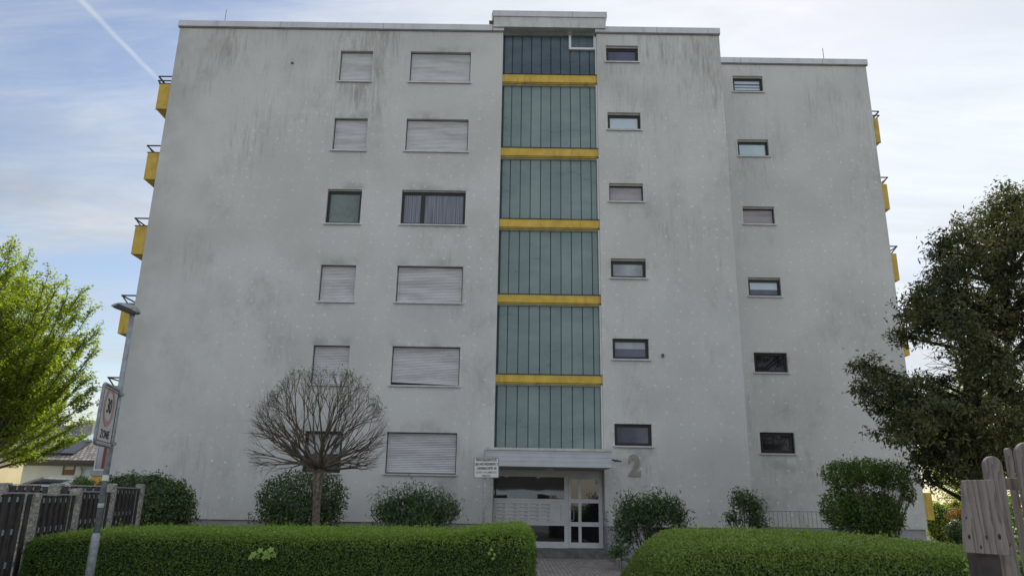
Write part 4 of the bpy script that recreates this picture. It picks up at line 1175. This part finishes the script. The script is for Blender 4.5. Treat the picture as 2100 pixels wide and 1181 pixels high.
for p in rp[:3]: stone_post(p, at(100, 994, yF).z+.03, .30, f2)
for a, b in zip(rp[:-1], rp[1:]): fence_panel(a+Vector((.15, 0, 0)), b-Vector((.15, 0, 0)), at(100, 996, yF).z, f2, 5, Vector((0, -1, 0)), bw=.15)

# ------------------------------------------------------------------ street lamp with zone sign
YL = 11.2; pb = at(183, 1181, YL); lamp = empty('street_lamp', (pb.x, YL, 0), 'slender galvanised street lamp rising in front of the hedge', 'street lamp')
mb = MB(); zj = at(203, 1100, YL).z; ztp = at(272, 640, YL).z
mb.tube([(pb.x, YL, 0), (pb.x, YL, zj), (pb.x, YL, zj+.05)], [.062, .060, .044], M['galv'], 14); mb.tube([(pb.x, YL, zj+.04), (pb.x, YL, ztp)], [.044, .036], M['galv'], 14); mb.build('pole', lamp, smooth=True)
mb = MB(); q = .062
zi = at(210, 1040, YL).z; mb.tube([(pb.x, YL, zi), (pb.x, YL, zi+.06)], [.0455, .0455], M['stickerw'], 14, cap=False)
zi = at(216, 985, YL).z; mb.tube([(pb.x, YL, zi), (pb.x, YL, zi+.08)], [.0450, .0450], M['signwhite2'], 14, cap=False)
mb.build('stickers', lamp)
mb = MB(); dL = Vector((-.62, -.78, 0)).normalized(); sL = Vector((-dL.y, dL.x, 0))
hp = Vector((pb.x, YL, ztp))
sec = [(-.10, .05, -.02, .04), (.0, .11, -.03, .08), (.12, .14, .0, .095), (.23, .14, .02, .09), (.29, .13, .04, .075)]
vs = []; fs = []
for (t, w_, z0_, z1_) in sec:
    c = hp+dL*t
    for (s_, z) in ((-w_, z0_+.02), (-w_*.7, z1_), (w_*.7, z1_), (w_, z0_+.02), (w_*.6, z0_), (-w_*.6, z0_)): vs.append(c+sL*s_+Vector((0, 0, z)))
for i in range(4):
    for j in range(6): fs.append((i*6+j, i*6+(j+1) % 6, (i+1)*6+(j+1) % 6, (i+1)*6+j))
fs += [tuple(range(5, -1, -1)), tuple(range(24, 30))]
mb.add(vs, fs, M['galv']); mb.tube([hp-Vector((0, 0, .06)), hp+Vector((0, 0, .03))], .042, M['rail'], 10); mb.build('lamp_head', lamp)
# sign
zs0, zs1 = at(232, 918, YL).z+.01, at(243, 806, YL).z+.03
B = Vector((pb.x+.235, YL-.88, 0)); A = Vector((pb.x+.012, YL-.03, 0))
sg = empty('speed_zone_sign', (pb.x, YL, 0), 'white 30 zone sign in a grey frame clamped to the street lamp', 'road sign')
u_ = (A-B).normalized(); nn = Vector((u_.y, -u_.x, 0))      # u_ runs left to right as read
if nn.dot(Vector((0, 0, 0))-B) < 0: nn = -nn
Lw = (A-B).length; cm_ = (A+B)/2; zc = (zs0+zs1)/2; hh = zs1-zs0
TS = Matrix(((u_.x, 0, nn.x, cm_.x), (u_.y, 0, nn.y, cm_.y), (0, 1, 0, zc), (0, 0, 0, 1)))
def rrect(w_, h_, r_, n=6):
    out = []
    for (sx_, sz_, a0) in ((1, 1, 0), (-1, 1, 90), (-1, -1, 180), (1, -1, 270)):
        for k in range(n+1):
            a = R(a0+90*k/n); out.append((sx_*(w_/2-r_)+r_*math.cos(a), sz_*(h_/2-r_)+r_*math.sin(a)))
    return out
def plate(mb, pts, z0, z1, m_, T):
    n = len(pts); vs = [T @ Vector((x, y, z0)) for x, y in pts]+[T @ Vector((x, y, z1)) for x, y in pts]
    mb.add(vs, [tuple(range(n-1, -1, -1)), tuple(range(n, 2*n))]+[(i, (i+1) % n, n+(i+1) % n, n+i) for i in range(n)], m_)
mb = MB(); plate(mb, rrect(Lw-.05, hh-.05, .05), -.006, .004, M['signwhite'], TS); mb.build('panel', sg)
mb = MB(); pts = rrect(Lw, hh, .08); pts.append(pts[0]); mb.tube([TS @ Vector((x, y, 0)) for x, y in pts], .022, M['galv'], 8); mb.build('frame', sg, smooth=True)
def ringm(mb, cx_, cy_, r0, r1, z, m_, T, sx_=1., n=36):
    vs = []
    for r_ in (r0, r1):
        for k in range(n): a = 2*math.pi*k/n; vs.append(T @ Vector((cx_+r_*math.cos(a)*sx_, cy_+r_*math.sin(a), z)))
    mb.add(vs, [(i, (i+1) % n, n+(i+1) % n, n+i) for i in range(n)], m_)
mb = MB(); ringm(mb, 0, .13, .21, .285, .009, M['signred'], TS)
pts = rrect(Lw-.10, hh-.10, .03)
for i in range(len(pts)):
    a = Vector((*pts[i], .008)); b = Vector((*pts[(i+1) % len(pts)], .008)); mb.tube([TS @ a, TS @ b], .005, M['blacktext'], 4)
mb.build('ring_and_border', sg)
text_mesh('numeral', '30', .29, M['blacktext'], TS @ Matrix.Translation((0, .13, .009)), .002, .9, .000, parent=sg)
text_mesh('lettering', 'ZONE', .165, M['blacktext'], TS @ Matrix.Translation((0, -.27, .009)), .002, 1.0, .000, parent=sg, space=1.12)
mb = MB()
for z in (zs0+.05, zs1-.05): mb.box((pb.x-.055, YL-.06, z-.02), (pb.x+.055, YL+.05, z+.02), M['galv'])
mb.build('clamp', sg)

# ------------------------------------------------------------------ private property sign
YP = 18.; a, b = at(972, 937, YP), at(1023, 980, YP)
ps = empty('private_sign', ((a.x+b.x)/2, YP, 0), 'white German private property sign on a thin post by the entrance', 'sign')
pc_ = Vector(((a.x+b.x)/2, YP, (a.z+b.z)/2)); wS, hS = b.x-a.x, a.z-b.z
tilt = Matrix.Translation(pc_) @ Matrix.Rotation(R(-1.2), 4, 'Y') @ FRONT
mb = MB(); xq = at(994, 1000, YP).x; mb.tube([(xq, YP+.04, 0), (xq, YP+.04, pc_.z+.42)], .034, M['galv'], 10); mb.build('post', ps, smooth=True)
mb = MB(); plate(mb, rrect(wS, hS, .03), -.004, .004, M['signwhite2'], tilt); mb.build('panel', ps)
mb = MB(); pts = rrect(wS-.02, hS-.02, .025)
for i in range(len(pts)): mb.tube([tilt @ Vector((*pts[i], .006)), tilt @ Vector((*pts[(i+1) % len(pts)], .006))], .007, M['blacktext'], 4)
mb.build('border', ps)
lines = [('PRIVATGRUNDSTÜCK', .080, .155, .62), ('DER WEG NECKARSTR. 2', .080, .070, .60), ('- KEHRSBACHSTR. 4-8', .080, -.015, .62), ('ZUTRITT FÜR UNBEFUGTE', .062, -.098, .66), ('VERBOTEN!', .062, -.165, .66)]
for s_, sz, yy, sxx in lines:
    o = text_mesh('lettering', s_, sz, M['blacktext'], tilt @ Matrix.Translation((0, yy*hS/.42, .007)), .001, sxx, .002 if sz > .07 else 0, parent=ps)

# ------------------------------------------------------------------ wooden fence with board, foreground right
YW = 3.5; wf = empty('picket_fence', (at(2060, 1100, YW).x, YW, 0), 'weathered round topped wooden picket fence close by at the right edge', 'fence')
def picket(px0, px1, pytop, Y, th=.028, name='picket', ztilt=0):
    a, b = at(px0, pytop+20, Y).x, at(px1, pytop+20, Y).x; zt = at((px0+px1)/2, pytop, Y).z; w_ = b-a; cx_ = (a+b)/2
    out = [(-w_/2, -zt), (w_/2, -zt)]
    for k in range(13): t = math.pi*k/12; out.append((w_/2*math.cos(t), -w_*.55+w_*.55*math.sin(t)))
    mb = MB(); mb.prism(out, 0, th, M['wood']); o = mb.build(name, bevel=.004)
    o.location = (cx_, Y, zt); put(o, wf); return o
picket(2020, 2057, 935, YW+.035)
picket(2067, 2078, 918, YW+.20)
picket(2084, 2136, 906, YW+.0)
picket(2150, 2205, 900, YW+.0)
for py0, py1 in ((980, 1004),):
    z1_, z0_ = at(2070, py0, YW+.1).z, at(2070, py1, YW+.1).z
    mb = MB(); mb.box((-.45, 0, 0), (.5, .03, z1_-z0_), M['wood']); o = mb.build('rail', bevel=.003); o.location = (at(2040, 990, YW+.07).x+.45, YW+.07, z0_); put(o, wf)
pbx = [at(1975, 985, YW-.04), at(2048, 985, YW-.04), at(2077, 1139, YW-.04), at(1980, 1132, YW-.04)]
cb_x = (pbx[0].x+pbx[1].x)/2
vs = [Vector((p.x, YW-.04, p.z)) for p in pbx]
lx = (vs[0].x+vs[3].x)/2; rx_ = (vs[1].x+vs[2].x)/2
zc0 = (vs[2].z+vs[3].z)/2; zc1 = (vs[0].z+vs[1].z)/2
bo = empty('board_holder', (cb_x, YW, zc0), 'square weathered wooden board fixed on the picket fence', 'wooden board')
mb = MB(); W_ = rx_-lx; H_ = zc1-zc0
cxm = (lx+rx_)/2; mb.prism([(vs[3].x-cxm, vs[3].z-zc0), (vs[2].x-cxm, vs[2].z-zc0), (vs[1].x-cxm, vs[1].z-zc0), (vs[1].x-cxm-.03, vs[1].z-zc0+.004), (vs[0].x-cxm+.03, vs[0].z-zc0+.003), (vs[0].x-cxm, vs[0].z-zc0)], 0, .022, M['wood']); o = mb.build('board', bevel=.003); o.location = ((lx+rx_)/2, YW-.04, zc0); put(o, bo)
mb = MB()
for (px, py, rr) in ((1988, 1100, .007), (2023, 1101, .006), (2050, 1100, .009), (2012, 1121, .0055), (1982, 1061, .004), (2072, 1117, .004)):
    c = at(px, py, YW-.042)
    mb.add([(c.x+rr*math.cos(t)*.8, YW-.0415, c.z+rr*1.5*math.sin(t)) for t in [k*math.pi/6 for k in range(12)]], [tuple(range(12))], M['knot'])
mb.build('knots', bo)
mb = MB(); a, b = at(1995, 1142, YW+.02), at(2052, 1215, YW+.02); mb.box((a.x, YW-.01, b.z), (b.x, YW+.06, a.z+.02), M['fenced']); mb.build('backing_block', bo)
# weeds at the foot of the picket fence
shrub('climbing_weed', [(1990, 1168, 13, 16), (2010, 1182, 26, 12), (2042, 1185, 12, 10)], 3.6, 42, M['bigbush'], .030, 'light green weed climbing below the wooden board', 'plant', stems=6, seed=16, aspect=.7, stemr=.002)
shrub('fence_side_bush', [(2088, 1055, 22, 40), (2094, 1120, 18, 40)], 4.2, 160, M['bigbush'], .045, 'leafy green bush seen between the pickets at the far right', 'bush', stems=6, seed=17, aspect=.7, stemr=.003)

# ------------------------------------------------------------------ houses at the left
wh = empty('white_house', (-32, 55, 0), 'white rendered house with solar panels behind the left fence', 'house')
YH = 51.; ze = at(130, 942, YH).z; zr = at(130, 872, 56).z
mb = MB(); xw0, xw1 = at(20, 960, YH).x, at(235, 960, YH).x; mb.box((xw0, YH, 0), (xw1, YH+10, ze+.1), M['greywall']); mb.build('wall', wh)
def slope_pt(x, t): return (x, YH-.6+t*5.6, ze-.05+(zr-ze+.05)*t)
mb = MB(); a = slope_pt(xw0-.6, 0); b = slope_pt(xw1+.5, 0); c = slope_pt(xw1+.5, 1); d = slope_pt(xw0-.6, 1)
mb.add([a, b, c, d, (a[0], a[1], a[2]-.18), (b[0], b[1], b[2]-.18), (c[0], c[1], c[2]-.18), (d[0], d[1], d[2]-.18)], [(0,1,2,3), (4,7,6,5), (0,4,5,1), (1,5,6,2), (3,7,4,0)], M['tiles'])
mb.add([d, c, (c[0], c[1]+5.6, ze), (d[0], d[1]+5.6, ze)], [(0,1,2,3)], M['tiles'])
ro = mb.build('roof', wh)
mb = MB(); mb.box((xw0-.6, YH-.75, ze-.24), (xw1+.5, YH-.62, ze-.12), M['rail']); mb.box((xw0, YH-.6, ze-.42), (xw1, YH-.003, ze-.2), M['rail']); mb.build('gutter', wh)
def on_roof(name, px0, px1, t0, t1, m_, th=.09):
    """a panel lying on the slope; x from pixels at its height"""
    mb = MB(); x0, x1 = px0, px1
    q = []
    for (x, t) in ((x0, t0), (x1, t0), (x1, t1), (x0, t1)):
        p = Vector(slope_pt(x, t)); q.append(p+Vector((0, -.03, .05)))
    nrm_ = (q[1]-q[0]).cross(q[3]-q[0]).normalized()*th
    mb.add(q+[p+nrm_ for p in q], [(4,5,6,7), (0,1,5,4), (1,2,6,5), (2,3,7,6), (3,0,4,7)], m_); return mb.build(name, ro)
for (x0, x1, t0, t1) in ((-37, -30.9, .50, .92), (-34.6, -31.0, .13, .45), (-30.9, -29.9, .13, .45)):
    on_roof('solar_panel', x0, x1, t0, t1, M['solar'])
on_roof('skylight', -30.9+.25, -29.95+.0, .50, .66, M['glass_blue'], .14)
mb = MB(); cx0 = at(182, 890, 54.2).x; zt_ = at(182, 872, 54.2).z+.35; mb.box((cx0-.35, 53.9, ze+1), (cx0+.35, 54.6, zt_), M['chim']); mb.build('chimney', ro)
a, b = at(131, 950, YH), at(152, 974, YH)
mb = MB(); frame_bars(mb, a.x, b.x, b.z, a.z, YH-.03, YH+.03, .10, M['brownframe']); mb.box((a.x+.1, YH-.02, b.z+.1), (b.x-.1, YH+.01, b.z+.36), M['brownframe']); wo_ = mb.build('window', wh)
mb = MB(); mb.box((a.x+.1, YH-.01, b.z+.36), (b.x-.1, YH+.0, a.z-.1), M['glass_frost']); mb.build('pane', wo_)
mb = MB(); xx = at(175, 950, YH).x; mb.tube([(xx, YH-.6, ze-.2), (xx-.1, YH-.1, ze-.7), (xx-.1, YH-.1, 0)], .06, M['galv'], 6); mb.build('downpipe', wh)
mb = MB(); a, b = at(46, 990, 46), at(90, 977, 46)
mb.add([(a.x, 46, a.z), (b.x, 46, b.z), (b.x, 49, b.z), (a.x, 49, a.z), (a.x, 46, a.z-.1), (b.x, 46, b.z-.12), (b.x, 49, b.z-.12), (a.x, 49, a.z-.1)], [(0,1,2,3), (0,4,5,1), (1,5,6,2), (4,7,6,5)], M['chim'])
mb.box((a.x+.1, 46.2, 0), (b.x-.15, 48.8, a.z-.05), M['greywall']); so_ = mb.build('garden_shed'); tag(so_, 'low lean to shed with grey sloping roof in front of the white house', 'shed')

yh = empty('yellow_house', (-34, 44, 0), 'pale yellow house wall partly hidden by the bright green tree', 'house')
mb = MB(); xh = at(47, 960, 47).x; zt_ = at(40, 916, 47).z
mb.box((xh-9, 38, 0), (xh, 47, zt_), M['ywall']); mb.build('wall', yh)
mb = MB()
mb.add([(xh+.4, 37.4, zt_-.1), (xh+.4, 47.5, zt_-.1), (xh-4.5, 47.5, zt_+3.2), (xh-4.5, 37.4, zt_+3.2), (xh-9.4, 47.5, zt_-.1), (xh-9.4, 37.4, zt_-.1),
        (xh+.4, 37.4, zt_-.3), (xh+.4, 47.5, zt_-.3)], [(0,1,2,3), (3,2,4,5), (0,6,7,1)], M['tiles'])
mb.add([(xh, 37.99, zt_), (xh-4.5, 37.99, zt_+3.05), (xh-9, 37.99, zt_)], [(0,1,2)], M['ywall'])
mb.build('roof', yh)

oh = empty('opposite_house', (0, -22, 0), 'house across the street, seen only as a reflection in the entrance glass', 'house')
mb = MB(); mb.box((-16, -30, 0), (5.5, -22, 2.5), M['greywall']); mb.box((-16, -30, 2.5), (5.5, -22, 6.5), M['plinthdark']); mb.build('wall', oh)
for x in (-13, -9, -5, -1, 3):
    for z in (.9, 3.6):
        mb = MB(); frame_bars(mb, x-.7, x+.7, z, z+1.3, -22.0, -21.94, .08, M['white_pvc']); mb.box((x-.62, -21.98, z+.08), (x+.62, -21.97, z+1.22), M['glass']); mb.build('window', oh)
mb = MB(); mb.add([(-17, -21.4, 6.3), (6.5, -21.4, 6.3), (6.5, -26, 9.6), (-17, -26, 9.6), (6.5, -30.6, 6.3), (-17, -30.6, 6.3)], [(0,1,2,3), (3,2,4,5)], M['tiles']); mb.build('roof', oh)
simple_tree(9.5, -17, 9, 3.6, M['laurel'], 7000, .17, 'tree across the street, seen only as a reflection in the entrance glass')
